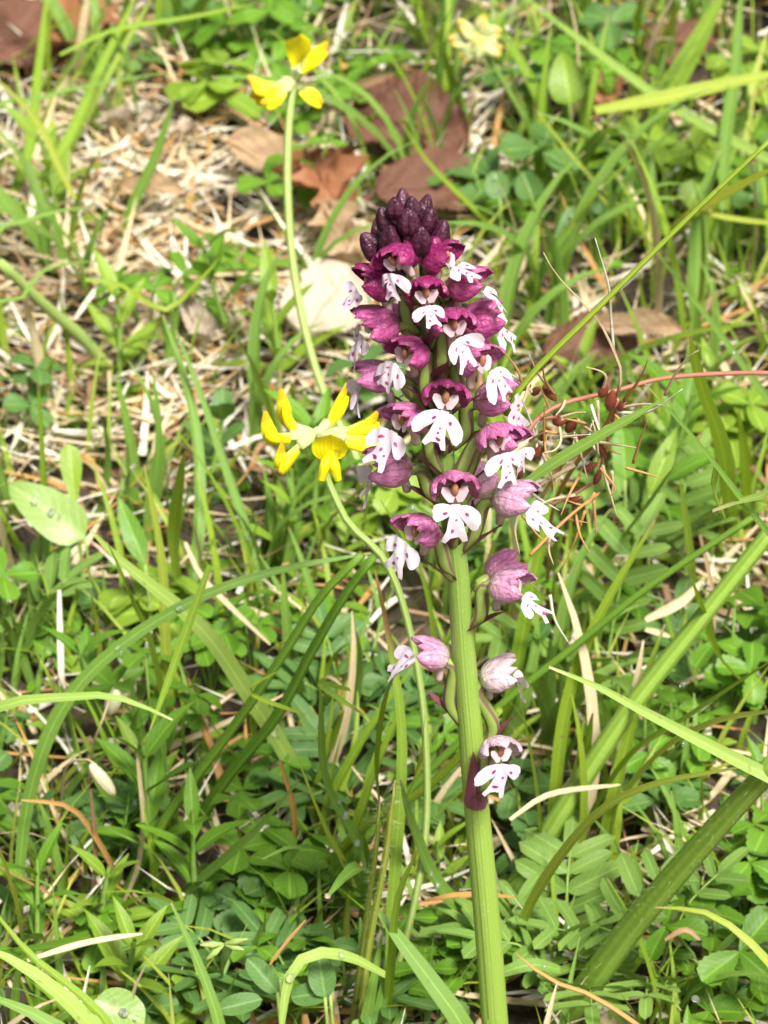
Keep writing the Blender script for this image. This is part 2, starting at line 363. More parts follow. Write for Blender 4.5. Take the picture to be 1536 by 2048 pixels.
# ------------------------------------------------------------------ leaf outline helpers
def prof(shape, t):
    if shape == 'lance': return (math.sin(math.pi*min(1, t**0.75))**0.9)
    if shape == 'tri': return (1-t)**0.85*min(1, .7+t*3)
    if shape == 'ellip': return math.sqrt(max(0, 1-(2*t-1)**2))
    if shape == 'obov':  return math.sqrt(max(0, 1-(2*t-1)**2))*(0.35+0.9*t)
    if shape == 'oblong': return min(1, (max(0, 1-abs(2*t-1)**4))**0.5)
    if shape == 'ovate': return math.sqrt(max(0, 1-(2*t-1)**2))*(1.2-0.65*t)
def leaf(mb, base, d, nrm, L, W, shape='lance', curl=0.3, fold=0.2, rows=8, cols=5, serr=0.0, m=0, wave=0.04):
    d = unit(d); nrm = np.asarray(nrm, float); nrm = unit(nrm-d*np.dot(nrm, d)); c = np.cross(d, nrm); G, uv = [], []; pos = np.asarray(base, float).copy()
    ph = random.random()*6
    for i in range(rows+1):
        t = i/rows; a = curl*t; dd = d*math.cos(a)-nrm*math.sin(a); nn = nrm*math.cos(a)+d*math.sin(a)
        if i: pos = pos+dd*L/rows
        wd = W/2*max(0.03, prof(shape, t)); row = []
        for j in range(cols):
            q = -1+2*j/(cols-1); e = 1.0
            if serr and j in (0, cols-1): e = 1+serr*(1 if i % 2 else -1)
            row.append(pos+c*q*wd*e+nn*(fold*abs(q)*wd+wave*W*q*math.sin(ph+t*7))); uv.append(((q+1)/2, t))
        G.append(row)
    mb.grid(G, uv, m); return pos

# ------------------------------------------------------------------ the orchid
def stem_pt(py):
    tab = [(-40, 815), (450, 822), (560, 838), (700, 862), (830, 882), (950, 893), (1060, 905), (1150, 916), (1300, 927), (1450, 940), (1600, 952), (1750, 966), (1900, 979), (2048, 990), (2140, 998)]
    return float(np.interp(py, [a for a, b in tab], [b for a, b in tab]))
orchid_base = at(stem_pt(2140), 2140, 0.0); orchid_base[2] = gh(orchid_base[0], 0.0)-0.15
orch = tag(empty('burnt_tip_orchid', orchid_base), 'burnt-tip orchid with dark purple buds above white purple-spotted flowers on a ribbed green stem', 'orchid')
stem_py = [2140, 2048, 1900, 1750, 1600, 1450, 1300, 1150, 1060, 950, 830, 700, 560, 440]
sp = [orchid_base]+[at(stem_pt(y), y, 0.0) for y in stem_py]
mb = MB(); mb.tube(sp, [0.215, 0.212, 0.207, 0.204, 0.200, 0.192, 0.186, 0.178, 0.168, 0.16, 0.145, 0.13, 0.11, 0.09, 0.04], n=24, res=70, ribs=0.004)
mb.build('stem', 'orchid_stem', orch, orchid_base)
def Yst(py): return 0.0
def rot_frame(az, pitch, roll=0.0):
    a, p = R(az), R(pitch)
    f = np.array([math.sin(a)*math.cos(p), -math.cos(a)*math.cos(p), math.sin(p)])
    x = unit(np.cross(f, [0, 0, 1.0])); u = np.cross(x, f)          # x: the flower's own side axis
    if roll: r = R(roll); x, u = x*math.cos(r)+u*math.sin(r), u*math.cos(r)-x*math.sin(r)
    return f, x, u
def flower(px, py, az, sc, stage, pitch=12, roll=0, att=None, opened=1.0):
    k = sc*0.1                                                    # mm -> cm
    f, x, u = rot_frame(az, pitch, roll+random.uniform(-7, 7))
    rad = 0.50*math.cos(R(az))
    c = at(px, py, -rad-0.16*math.cos(R(az)))                      # hood centre
    side = abs(math.sin(R(az)))
    rl, rw, rh = (2.75+0.65*side)*k, 2.7*k, 2.5*k
    hm = 'hood_%d' % stage
    base = c-f*rl*0.95-u*0.3*k
    mb = MB(); wv = random.random()*6
    for lon, hw, lift, end in ((0, 50, 1.0, 2.30), (70, 50, 1.06, 2.2), (-70, 50, 1.06, 2.2), (34, 32, 0.93, 2.1), (-34, 32, 0.93, 2.1)):
        G, uv = [], []; rows, cols = 10, 7
        jit = random.uniform(0.92, 1.08); tl = random.uniform(-.06, .1)
        for i in range(rows+1):
            t = i/rows; th = 0.12+t*end*opened*jit; shp = (math.sin(math.pi*min(1, 0.12+0.88*t**1.05))**0.6)*(1 if t < 0.55 else 1-0.5*(t-0.55)/0.45)
            flare = 1.0+(0.2+tl)*max(0, t-0.68)/0.32
            row = []
            for j in range(cols):
                q = -1+2*j/(cols-1); ph = R(lon+q*hw*shp)
                r = lift*flare*(1+0.09*(1-q*q)-0.05*abs(q)**4+0.03*math.sin(wv+t*6+q*4+lon))
                row.append(c-f*rl*math.cos(th)+(x*math.sin(ph)*rw+u*math.cos(ph)*rh)*math.sin(th)**0.85*r); uv.append(((q+1)/2, t))
            G.append(row)
        mb.grid(G, uv)
    fl = mb.build('flower', hm, orch, orchid_base)
    mb = MB(); mb.ellipsoid(c+f*0.35*k+u*0.45*k, u*0.9+f*0.4, 1.0*k, 0.5*k, 8, 6)
    for sg in (-1, 1): leaf(mb, c+f*0.35*k-u*1.1*k+x*sg*0.25*k, u*.9+x*sg*.5+f*.1, f-x*sg*.5, 2.3*k, 1.15*k, 'oblong', .3, .1, 6, 5, m=1)
    mb.build('column', ['column', 'lip_back'], fl, orchid_base)
    # lip: two arms and a forked middle lobe, hanging from the mouth, turned a little to the light
    f2, x2, u2 = rot_frame(az*(random.uniform(.86, 1.08) if abs(az) < 120 else 1)+random.uniform(-12, 12), pitch+random.uniform(-6, 8), roll+random.uniform(-20, 20))
    kl = random.uniform(.88, 1.05)*k*(1.0 if py > 780 else (0.88 if py > 600 else .78))
    lp = R(random.uniform(-76, -38)); ld = f2*math.cos(lp)+u2*math.sin(lp); ln = f2*math.sin(-lp)+u2*math.cos(lp); x_, f_ = x2, f2
    o = c+f*(1.7-.3*side)*k-u*0.9*k
    lipm = MB(); spots = []
    L = 4.9*kl*random.uniform(0.9, 1.12); sway = random.uniform(-.4, .4); cv = random.uniform(-.10, .36); cup = random.uniform(-.22, .3)
    def surf(xx, s):                                              # xx sideways, s along the lip
        return o+x_*(xx+sway*s*s/L*.5)+ld*s-ln*(cv*s*s/L)+ln*(cup*xx*xx/kl/2.0)+ln*0.15*kl*math.sin(s*9/L+xx*3/kl+wv)
    rows = 11; G, uv = [], []
    fork = random.uniform(0.12, 0.24)*L; fa = random.uniform(.7, 1.0)
    for i in range(rows+1):
        t = i/rows; wd = np.interp(t, [0, .2, .42, .7, .88, 1], [0.55, .66, .92, 1.12, 1.52, 1.62])*kl; row = []
        for j in range(7):
            q = -1+2*j/6; s2 = t*L
            if t > 0.8: s2 -= (fork*max(0, 1-abs(q+.1)*1.5)*fa+[.0, -.05, .04, 0, .05, -.04, .03][j]*L*fa)*(t-0.8)/0.2
            row.append(surf(q*wd, s2)); uv.append(((q+1)/2, t))
        G.append(row)
    lipm.grid(G, uv)
    for sg in (-1, 1):
        G, uv = [], []; up = random.uniform(-0.5, 0.7); ll = random.uniform(2.3, 3.4)*kl; drop = random.uniform(0.05, 0.95)
        for i in range(10):
            t = i/9; cx = 0.35*kl+ll*t*0.95; cs = 0.65*kl+drop*ll*t**1.5; wd = np.interp(t, [0, .2, .5, .8, .95, 1], [0.5, .74, 1.02, 1.08, .9, .62])*kl; row = []
            for j in range(5):
                q = -1+2*j/4; row.append(surf(sg*(cx-0.5*drop*q*wd+(.12*kl*[-.6, .4, -.2, .5, -.5][j] if i == 9 else 0)), cs+q*wd*(1-.1*drop))+ln*(0.06*kl+0.6*kl*math.sin(t*2.2)*up)); uv.append(((q+1)/2, t))
            if sg < 0: row = row[::-1]
            G.append(row)
        lipm.grid(G, uv)
        spots.append((sg*(1.2*kl+random.uniform(-.25, .25)*kl), (1.0+.4*drop)*kl, random.uniform(.24, .42)*kl, random.uniform(.14, .22)*kl, sg*random.uniform(.3, 1.0), up))
    spots += [(random.uniform(-.3, .3)*kl, random.uniform(.42, .52)*L, random.uniform(.13, .24)*kl, random.uniform(.13, .26)*kl, 0, 0), (random.uniform(-.5, .5)*kl, random.uniform(.68, .78)*L, random.uniform(.2, .42)*kl, random.uniform(.16, .26)*kl, random.uniform(-.4, .4), 0)]
    if random.random() < 0.35: spots.append((random.uniform(-.7, .7)*kl, 0.62*L, .17*kl, .14*kl, .3, 0))
    for (sx_, ss, a_, b_, an, up) in spots:
        n_ = 10; lf = 0.12*kl+(0.06*kl+0.6*kl*math.sin(.85)*up if up else 0); v = [surf(sx_, ss)+ln*lf]; uv = [(0.5, 0.5)]
        for j in range(n_):
            th = 2*math.pi*j/n_; e = 1+random.uniform(-.25, .25); dx, ds = a_*e*math.cos(th), b_*e*math.sin(th)
            dx, ds = dx*math.cos(an)-ds*math.sin(an), dx*math.sin(an)+ds*math.cos(an); v.append(surf(sx_+dx, ss+ds)+ln*(lf-.02*kl)); uv.append((0.5, 0.5))
        lipm.add(v, [(0, 1+j, 1+(j+1) % n_) for j in range(n_)], uv, 1)
    lipm.build('lip', ['lip_white', 'lip_spot'], fl, orchid_base)
    mb = MB(); s0 = base+f*0.9*k-u*0.8*k; mb.tube([s0+f*0.8*k, s0-u*1.2*k-f*0.2*k, s0-u*2.6*k-f*0.5*k], [0.5*k, 0.62*k, 0.55*k], 8, 7); mb.build('spur', 'spur', fl, orchid_base)
    # ovary from the stem to the hood, with its bract
    ay = att or py+95
    ax_ = at(stem_pt(ay), ay, 0.0); od = np.array([math.sin(R(az)), -math.cos(R(az)), 0])
    a0 = ax_+od*0.13; a1 = ax_+od*0.30+np.array([0, 0, 0.36*np.linalg.norm(base-a0)])
    a2 = base-f*0.12+np.array([0, 0, -0.02])
    mb = MB(); mb.tube([a0, a1, a2*0.8+a1*0.2+np.array([0, 0, .05]), base+f*0.12], [0.055, 0.10, 0.098, 0.075], 12, 14, ribs=0.06); mb.build('ovary', 'ovary', fl, orchid_base)
    side = unit(np.cross(od, [0, 0, 1])); mb = MB()
    n_ = unit(od*0.9-np.array([0, 0, 0.2])); st = ax_+od*0.17-np.array([0, 0, 0.03])+side*0.02
    dd = unit((a1-a0)*1.0+od*0.10)
    leaf(mb, st, dd, n_, min(0.85, 0.62*np.linalg.norm(base-a0)+0.2), 0.32, 'tri', curl=-0.12, fold=-0.45, rows=7)
    mb.build('bract', 'bract', fl, orchid_base)
    return fl
FL = [ # px, py, azimuth, size, colour stage, pitch, roll
 (790, 525, -28, .92, 4, -5, -25), (742, 572, -95, 1.08, 4, 12, 0), (892, 522, 82, .98, 4, 25, 10), (853, 590, 4, .95, 4, 8, 0),
 (943, 572, 92, 1.0, 3, 14, 0), (972, 642, 108, 1.05, 3, 10, 0), (746, 655, -82, 1.08, 3, 2, 0), (908, 655, 16, 1.0, 3, 8, 0),
 (812, 712, -42, 1.02, 3, 8, 0), (962, 728, 66, 1.02, 2, 16, 0), (742, 758, -100, 1.0, 2, 0, 0), (891, 800, 0, 1.08, 3, 14, 0),
 (1000, 800, 98, 1.05, 2, 8, 0), (806, 845, -62, 1.05, 2, 8, 0), (997, 885, 28, 1.02, 2, 6, 0), (1022, 885, 75, 0.9, 2, 5, 0),
 (770, 938, -98, 1.12, 2, 0, 0), (910, 985, 0, 1.15, 2, 14, 0), (1036, 1002, 84, 1.08, 1, 6, 0), (832, 1068, -42, 1.08, 2, 10, 0),
 (1012, 1138, 120, 0.95, 2, 12, 0), (1026, 1178, 80, 1.05, 1, 6, 0), (852, 1310, -104, 1.0, 1, 14, 0), (1006, 1350, 112, 1.0, 0, 14, 0), (1000, 1508, 24, 1.0, 0, 12, 0),
 (820, 640, 170, .95, 3, 10, 0), (935, 690, 165, .95, 3, 10, 0), (840, 770, -160, .95, 2, 10, 0), (950, 965, 150, 1.0, 1, 0, 0)]
ATT = {852: 1450, 1006: 1500, 1026: 1262, 1012: 1240, 832: 1150, 770: 1000, 1000: 905}
for F in FL:
    px, py, az, sc, stg, pi_, ro = F
    att = {(852, 1310): 1450, (1006, 1350): 1502, (1000, 1508): 1590, (1026, 1178): 1250, (1012, 1138): 1215, (832, 1068): 1150, (770, 938): 1010}.get((px, py))
    if 60 < abs(az) < 118: az = math.copysign(abs(az)-16, az)
    flower(px, py, az, sc, stg, pi_, ro, att)
# big bract clasping the stem under the lowest flower
mb = MB(); b0 = at(951, 1622, -0.25); leaf(mb, b0, [-0.05, -.03, 1.0], [-0.15, -1, 0.1], 1.1, 0.40, 'tri', curl=0.04, fold=-0.45, rows=9); mb.build('bract', 'bract', orch, orchid_base)
BUD = [(790, 416, -10, .80), (824, 415, 20, .74), (771, 442, -60, .82), (817, 442, 0, .88), (856, 441, 55, .86), (743, 494, -75, .92), (782, 482, -30, .95), (840, 482, 8, .95), (879, 470, 70, .95),
       (806, 405, 170, .7), (760, 470, -140, .85), (868, 500, 40, .85), (815, 508, -8, .9), (850, 415, 140, .7), (835, 395, 90, .0)]
for px, py, az, sc in BUD:
    if sc == 0: continue
    k = sc*0.087; rad = 0.30*math.cos(R(az)); c = at(px, py, -rad); od = np.array([math.sin(R(az)), -math.cos(R(az)), 0.0])
    ax_ = unit(od*random.uniform(.2, .6)+np.array([random.uniform(-.15, .15), 0, 1.0])); k *= random.uniform(.9, 1.08); el = random.uniform(2.9, 3.6); x = unit(np.cross(ax_, od)); y = np.cross(ax_, x); mb = MB()
    for lon in (0, 120, 240):                       # three closed sepals with a seam between them
        G, uv = [], []
        for i in range(9):
            t = i/8; th = 0.08+t*(math.pi-0.13); row = []
            for j in range(7):
                q = -1+2*j/6; ph = R(lon+q*61); rr = 2.05*k*math.sin(th)**0.9*(1-0.8*max(0, t-0.45))*(1.0-0.26*q**4)*(1+.05*math.sin(lon+t*5))
                row.append(c-ax_*el*k*math.cos(th)+(x*math.sin(ph)+y*math.cos(ph))*rr); uv.append(((q+1)/2, t))
            G.append(row)
        mb.grid(G, uv)
    bd = mb.build('bud', 'bud_dark' if py < 500 else 'hood_4', orch, orchid_base)
    ay = py+70; a0 = at(stem_pt(ay), ay, 0.0); mb = MB(); mb.tube([a0, a0*0.5+c*0.5+od*0.03-ax_*0.1, c-ax_*2.7*k], [0.05, 0.075, 0.08], 9, 9); mb.build('ovary', 'bract', bd, orchid_base)

# ------------------------------------------------------------------ grass blades read from the photograph
def path(pts, Y0, Y1, cap=None):
    """pixel polyline to world; Y0/Y1 depth planes of the first and last point, 'g' = on the ground there; cap = greatest height"""
    ys = []
    for (px, py), Y in ((pts[0], Y0), (pts[-1], Y1)):
        g = ground(px, py)[1]
        if Y == 'g': ys.append(g); continue
        p = at(px, py, Y); c = cap(py) if cap else 99
        if p[2]-gh(p[0], p[1]) > c: p = ground(px, py, c)
        ys.append(p[1])
    d = np.concatenate([[0], np.cumsum([math.dist(pts[i], pts[i+1]) for i in range(len(pts)-1)])]); d = d/d[-1]
    out = []
    for (px, py), t in zip(pts, d):
        p = at(px, py, ys[0]+(ys[1]-ys[0])*t)
        g = gh(p[0], p[1])
        if p[2] < g: p = ground(px, py)
        out.append(p)
    return out
def rooted(W):
    """carry the foot of a polyline down to the ground when it starts above it"""
    f = W[0]; g = gh(f[0], f[1])
    if f[2] > g+0.25:
        d = unit(W[0]-W[1]); d = unit(np.array([d[0]*0.5, d[1]*0.5, -1.0])); t = (f[2]-g+0.1)/-d[2]
        W = [f+d*t]+([f+d*t*0.5] if t > 1 else [])+list(W)
    else:
        W = [np.array([f[0], f[1], g-0.1])]+list(W[1:])
    return W
def blade(pts, wpx, mat, Y0, Y1, label, fold=0.3, roll=0.0, tipped=True, root=True, base_w=0.55, drops=0, name='grass_blade', cat='grass blade', group=None, tube=False, taper=0.6, cap=None):
    W = path(pts, Y0, Y1, cap)
    if root: W = rooted(W)
    L = sum(np.linalg.norm(W[i+1]-W[i]) for i in range(len(W)-1))
    n = int(max(10, min(40, L*2.6))); Q = spline(W, n); t = np.linspace(0, 1, n)
    wc = wpx*np.array([pxcm(q) for q in Q])
    mb = MB()
    if tube:
        rr = wc/2*np.clip(1.1-0.35*t, 0.1, 1.1)
        if tipped: rr = rr*np.clip((1-t)*9, 0.1, 1)
        mb.tube(Q, list(rr), 9, n)
    else:
        wd = wc*np.minimum(1, base_w+2.2*t*(1-base_w)/0.5*0.6)
        if tipped: wd = wd*np.maximum(0.03, (1-t**2.6))**taper
        T = tangents(Q); N = []
        for q, tt in zip(Q, T):
            nn = unit(unit(cam_pos-q)*0.75+np.array([0.1, 0, 0.65])); nn = unit(nn-tt*np.dot(nn, tt)); cc = np.cross(tt, nn); N.append(nn*math.cos(roll)+cc*math.sin(roll))
        mb.ribbon(Q, wd, N, fold=fold, wave=0.02)
        for _ in range(drops):
            i = random.randint(n//4, n-3); maybe_drop(Q[i]+np.array([0, 0, .01])+np.cross(T[i], N[i])*wd[i]*random.uniform(-.3, .3), N[i])
    o = mb.build(name, mat, None, W[0]); tag(o, label, cat, group); return o, Q
HB = [
 # left and lower left
 ([(35, 1890), (42, 1700), (72, 1540), (135, 1400), (245, 1288), (400, 1195), (560, 1140), (742, 1106)], 30, 'grass_teal', 'g', 0.6, 'long green grass blade arching over from the lower turf to the orchid', 0.3, 0.2, 2, False),
 ([(365, 1690), (450, 1560), (555, 1430), (625, 1300), (690, 1190), (748, 1112)], 24, 'grass_dark', 'g', 0.9, 'dark olive grass stalk leaning up to the tip of the arching blade', 0, 0, 0, True),
 ([(240, 1800), (330, 1640), (470, 1450), (560, 1320), (640, 1195), (725, 1108)], 22, 'grass_dark', 'g', 1.1, 'dark olive grass stalk running parallel to its twin stalk', 0, 0, 0, True),
 ([(640, 1640), (560, 1490), (490, 1380), (400, 1255), (250, 1130), (180, 1060)], 46, 'grass_pale', 'g', 4.5, 'broad pale green grass blade lying under the arching blade', 0.2, 0, 1, False),
 ([(345, 1490), (300, 1295), (262, 1200), (213, 1082)], 32, 'grass_mid', 'g', 3, 'short upright green blade with blunt tip under the arching blade', 0.3, 0, 0, False),
 ([(372, 1330), (385, 1180), (398, 1040), (396, 900), (372, 770), (325, 630)], 28, 'grass_teal', 'g', 6, 'bluish green blade standing beside the oval-leaved seedling', 0.35, 0.3, 1, False),
 ([(540, 1240), (500, 1080), (455, 950), (405, 800), (352, 660)], 20, 'grass_teal', 'g', 8, 'slim bluish blade leaning left beside its broader twin', 0.3, 0, 1, False),
 ([(-40, 1440), (150, 1394), (250, 1400), (345, 1440)], 32, 'grass_pale', 3, 2.6, 'pale blade lying level across the left edge of the turf', 0.25, 0, 0, False),
 ([(345, 1520), (330, 1300), (322, 1120), (288, 930)], 26, 'grass_lime', 'g', 4.2, 'yellow green blade standing tall behind the arching blade', 0.3, 0.3, 0, False),
 ([(370, 1240), (345, 1100), (360, 960), (372, 900)], 34, 'grass_mid', 'g', 5, 'wide upright leaf blade beside the bluish grass', 0.3, 0.1, 0, False),
 ([(95, 1180), (90, 1050), (84, 900), (76, 762)], 15, 'grass_mid', 'g', 6, 'thin stalk ending in a closed green spear bud', 0.4, 0, 0, False),
 ([(210, 2090), (120, 1990), (40, 1930), (-40, 1890)], 52, 'grass_pale', -1.5, -1, 'very broad pale blade in the lower left corner', 0.2, 0.2, 1, False),
 ([(180, 2120), (90, 2040), (-40, 1985)], 46, 'grass_teal', -2, -1.5, 'broad bluish blade under the very broad pale one', 0.2, 0, 1, False),
 ([(230, 2070), (160, 1990), (60, 1910), (-30, 1800)], 26, 'grass_mid', -1.0, 0.2, 'green blade rising beside the very broad pale one', 0.3, 0.3, 0, False),
 ([(45, 1900), (25, 1790), (-25, 1640)], 38, 'grass_lime', 'g', 0.6, 'stiff yellow green blade at the foot of the arching blade', 0.3, 0.1, 0, False),
 ([(445, 2080), (420, 1990), (385, 1900), (342, 1806)], 30, 'grass_teal', -0.8, 0.3, 'folded green blade, its lower half hanging from the kink', 0.35, 0.1, 2, False),
 ([(225, 1830), (270, 1798), (318, 1796), (346, 1812)], 26, 'grass_mid', 'g', 0.3, 'folded green blade, its upper half bent over level', 0.3, 0, 0, False),
 ([(330, 1825), (240, 1850), (130, 1888), (-20, 1908)], 28, 'grass_dark', 'g', -0.6, 'dark green blade lying flat toward the lower left', 0.3, 0, 0, False),
 ([(320, 1815), (420, 1745), (520, 1655), (600, 1560)], 46, 'grass_teal', 'g', 1.4, 'wide bluish leaf blade slanting up behind the kinked blade', 0.15, 0, 1, False),
 ([(610, 1430), (500, 1385), (560, 1340)], 12, 'grass_olive', 2.5, 2, 'thin bent olive blade behind the twin stalks', 0.3, 0, 0, False),
 ([(420, 1130), (330, 1380), (300, 1460)], 20, 'grass_mid', 4, 3, 'narrow blade slanting among leafy seedlings', 0.3, 0, 0, False),
 # upper left
 ([(-20, 455), (50, 330), (75, 150), (95, -20)], 24, 'grass_mid', 'g', 17, 'tall green blade leaning over the pinkish dead leaf', 0.3, 0.2, 0, False),
 ([(15, 450), (130, 290), (200, 140), (278, -20)], 24, 'grass_mid', 'g', 20, 'tall blade running past the pinkish dead leaf', 0.3, 0, 0, False),
 ([(95, 390), (160, 260), (250, 90), (310, -15)], 16, 'grass_olive', 'g', 22, 'slim olive blade parallel to the tall ones', 0.3, 0, 0, False),
 ([(150, 398), (112, 322), (72, 240), (-15, 150)], 17, 'grass_lime', 16, 15, 'yellow green blade drooping to a dried pale end', 0.3, 0, 0, False),
 ([(-20, 225), (70, 200), (160, 175), (345, 143)], 12, 'grass_teal', 15, 17, 'thin blade arching level across the tall blades', 0.3, 0, 1, False),
 ([(232, 520), (262, 420), (312, 310), (348, 195)], 24, 'grass_teal', 'g', 19, 'green blade with a brown withered tip over pale litter', 0.3, 0.1, 0, False),
 ([(-20, 478), (60, 440), (120, 422), (195, 414)], 16, 'grass_teal', 12, 13, 'short bluish blade above the leafy bright seedling', 0.3, 0, 0, False),
 ([(235, 755), (170, 680), (100, 620), (0, 525)], 26, 'stem_pale', 'g', 11, 'thick pale green stalk lying across the straw', 0.0, 0, 0, True),
 ([(120, 110), (230, 60), (380, 35), (520, 5)], 13, 'grass_mid', 26, 27, 'thin blade arching level over the background litter', 0.3, 0, 0, False),
 ([(90, 210), (150, 120), (200, 40), (215, -10)], 14, 'grass_pale', 'g', 24, 'narrow pale blade in front of the pinkish dead leaf', 0.3, 0, 0, False),
 ([(20, 160), (60, 90), (130, 40), (190, -10)], 12, 'grass_lime', 'g', 27, 'thin lime blade on top of the pinkish dead leaf', 0.3, 0, 0, False),
 ([(240, 540), (330, 420), (420, 390)], 12, 'grass_lime', 'g', 14, 'small curved blade over pale litter', 0.3, 0, 0, False),
 ([(-20, 620), (40, 600), (90, 540), (200, 520)], 13, 'grass_teal', 9, 10, 'thin drooping blade beside the thick pale stalk', 0.3, 0, 0, False),
 ([(170, 560), (240, 570), (330, 620), (400, 560), (440, 515)], 14, 'grass_olive', 12, 15, 'wavy olive blade under the pale litter', 0.3, 0, 0, False),
 # centre
 ([(772, 2100), (785, 1800), (800, 1600), (802, 1450), (782, 1300), (750, 1140)], 27, 'grass_browntip', 'g', 0.4, 'upright yellow green leaf with brown tip beside hairy stems', 0.25, 0.2, 0, False),
 ([(770, 1760), (765, 1660), (752, 1540), (770, 1400), (815, 1298)], 15, 'grass_olive', 'g', -0.2, 'narrow olive blade with withered tip touching a low flower', 0.2, 0, 0, False),
 ([(745, 1850), (690, 1740), (640, 1640), (588, 1500)], 40, 'grass_lime', 'g', 1.6, 'wide bright green blade leaning left of the hairy stems', 0.25, 0.2, 1, False),
 ([(770, 1840), (720, 1700), (650, 1560), (640, 1380)], 34, 'grass_teal', 'g', 1.8, 'dewy bluish blade behind the bright green one', 0.25, 0, 4, False),
 ([(590, 1800), (720, 1660), (860, 1570), (1000, 1420)], 20, 'grass_olive', 'g', 3.0, 'round olive stalk crossing behind the orchid stem', 0, 0, 0, True),
 ([(770, 1950), (700, 1915), (630, 1908), (580, 1950), (560, 2080)], 27, 'grass_pale', 0.5, -0.6, 'pale blade bent in a low arch near the bottom', 0.2, 0, 2, False),
 ([(1010, 1900), (930, 1830), (870, 1760), (820, 1640), (800, 1560)], 44, 'grass_teal', 'g', 1.5, 'wide bluish blade behind the foot of the orchid stem', 0.2, 0, 3, False),
 ([(930, 2060), (860, 1960), (800, 1880), (740, 1800)], 48, 'grass_teal', -0.2, 1.0, 'wide dewy blade low between hairy stems and orchid', 0.15, 0, 4, False),
 ([(770, 2090), (780, 1950), (795, 1800), (840, 1690)], 20, 'grass_mid', 'g', 0.2, 'straight green blade behind the bowed vetch stem', 0.3, 0, 0, False),
 ([(700, 1380), (640, 1370), (730, 1432)], 16, 'grass_browntip', 3, 1.0, 'short blade ending in a dried whitish tip', 0.3, 0, 0, False),
 ([(690, 1800), (760, 1680), (830, 1560), (850, 1430)], 18, 'grass_lime', 'g', 1.8, 'slim lime blade between the vetch stem and the leaves', 0.3, 0, 0, False),
 ([(960, 1500), (930, 1350), (960, 1200), (990, 1080)], 40, 'grass_lime', 'g', 3.0, 'broad shaded yellow green blade right behind the orchid stem', 0.25, 0, 0, False),
 ([(880, 1400), (860, 1230), (830, 1120), (760, 1000)], 22, 'grass_mid', 'g', 4.0, 'upright blade behind the lowest left flower', 0.3, 0, 0, False),
 ([(620, 1080), (690, 1010), (760, 940)], 12, 'grass_olive', 'g', 6, 'thin olive blade below the yellow flower head', 0.3, 0, 0, False),
 # right
 ([(1012, 830), (1060, 752), (1200, 612), (1380, 432), (1560, 262)], 13, 'grass_olive', 0.9, 1.8, 'long thin olive stalk slanting up past the dry seed head', 0, 0, 0, True),
 ([(985, 1850), (1100, 1662), (1250, 1432), (1400, 1240), (1560, 1040)], 44, 'stem_bright', 'g', 1.0, 'thick green stalk slanting up to the right', 0, 0, 0, True),
 ([(620, 1800), (800, 1600), (1000, 1412), (1150, 1292), (1300, 1172), (1510, 1032)], 18, 'grass_dark', 'g', 1.4, 'slender olive stalk crossing the thick one', 0, 0, 0, True),
 ([(1620, 1590), (1536, 1552), (1300, 1430), (1200, 1376), (1098, 1334)], 40, 'grass_pale', -0.6, -1.3, 'pale spear blade pointing left across the thick stalk', 0.35, -0.3, 0, False),
 ([(1100, 2070), (1250, 1870), (1400, 1692), (1560, 1515)], 58, 'stem_bright', 'g', -0.5, 'very thick hairy green stem rising at the lower right', 0.0, 0, 0, True),
 ([(1010, 1960), (1060, 1810), (1180, 1642), (1300, 1572), (1490, 1533)], 24, 'grass_lime', 'g', -0.2, 'narrow lime blade curving over to the right', 0.3, 0.2, 0, False),
 ([(1130, 1720), (1250, 1525), (1380, 1432), (1560, 1310)], 24, 'grass_mid', 'g', 1.5, 'blade slanting up behind the pale spear blade', 0.3, 0, 0, False),
 ([(1170, 1700), (1300, 1530), (1420, 1450), (1560, 1420)], 40, 'grass_lime', 'g', 1.5, 'wide lime blade bending right behind the pale spear blade', 0.3, 0, 0, False),
 ([(1095, 1760), (1108, 1600), (1135, 1400), (1200, 1230), (1310, 1040)], 28, 'grass_mid', 'g', 2.5, 'straight blade crossing behind the slender olive stalk', 0.3, 0, 0, False),
 ([(1082, 1750), (1075, 1600), (1042, 1402)], 14, 'grass_mid', 'g', 1.0, 'narrow pointed blade standing right of the lowest flower', 0.3, 0, 0, False),
 ([(1600, 1130), (1536, 1068), (1400, 892), (1286, 763)], 26, 'grass_teal', 0.4, -0.4, 'sharp bluish blade pointing up left over the dry stem', 0.35, 0, 0, False),
 ([(1030, 985), (1100, 932), (1200, 872), (1325, 800)], 28, 'grass_teal', 1.4, 1.4, 'green blade lying across the dry seed head', 0.3, 0, 0, False),
 ([(1465, 1060), (1445, 900), (1405, 780), (1380, 672)], 50, 'grass_mid', 'g', 3.2, 'broad flat pointed blade standing behind the sharp bluish one', 0.1, 0, 0, False),
 ([(1490, 1060), (1490, 960), (1477, 818)], 38, 'grass_mid', 'g', 3.6, 'shorter broad pointed blade beside the broad flat one', 0.15, 0, 0, False),
 ([(1640, 972), (1540, 988), (1480, 1002), (1425, 1022)], 58, 'grass_pale', -0.4, 0.2, 'broad pale ribbed blade reaching in from the right', 0.15, 0, 0, False),
 ([(1450, 1040), (1425, 985), (1432, 915)], 26, 'grass_browntip', 0.6, 0, 'curled blade end with a charred tip', 0.5, 0.5, 0, False),
 ([(1120, 862), (1180, 770), (1270, 705), (1390, 665), (1560, 640)], 18, 'grass_mid', 'g', 6, 'blade arching to the right behind the dry seed head', 0.3, 0, 1, False),
 ([(1600, 880), (1536, 800), (1420, 642), (1310, 500)], 20, 'grass_teal', 5, 6, 'straight bluish blade leaning left behind the broad flat one', 0.3, 0, 2, False),
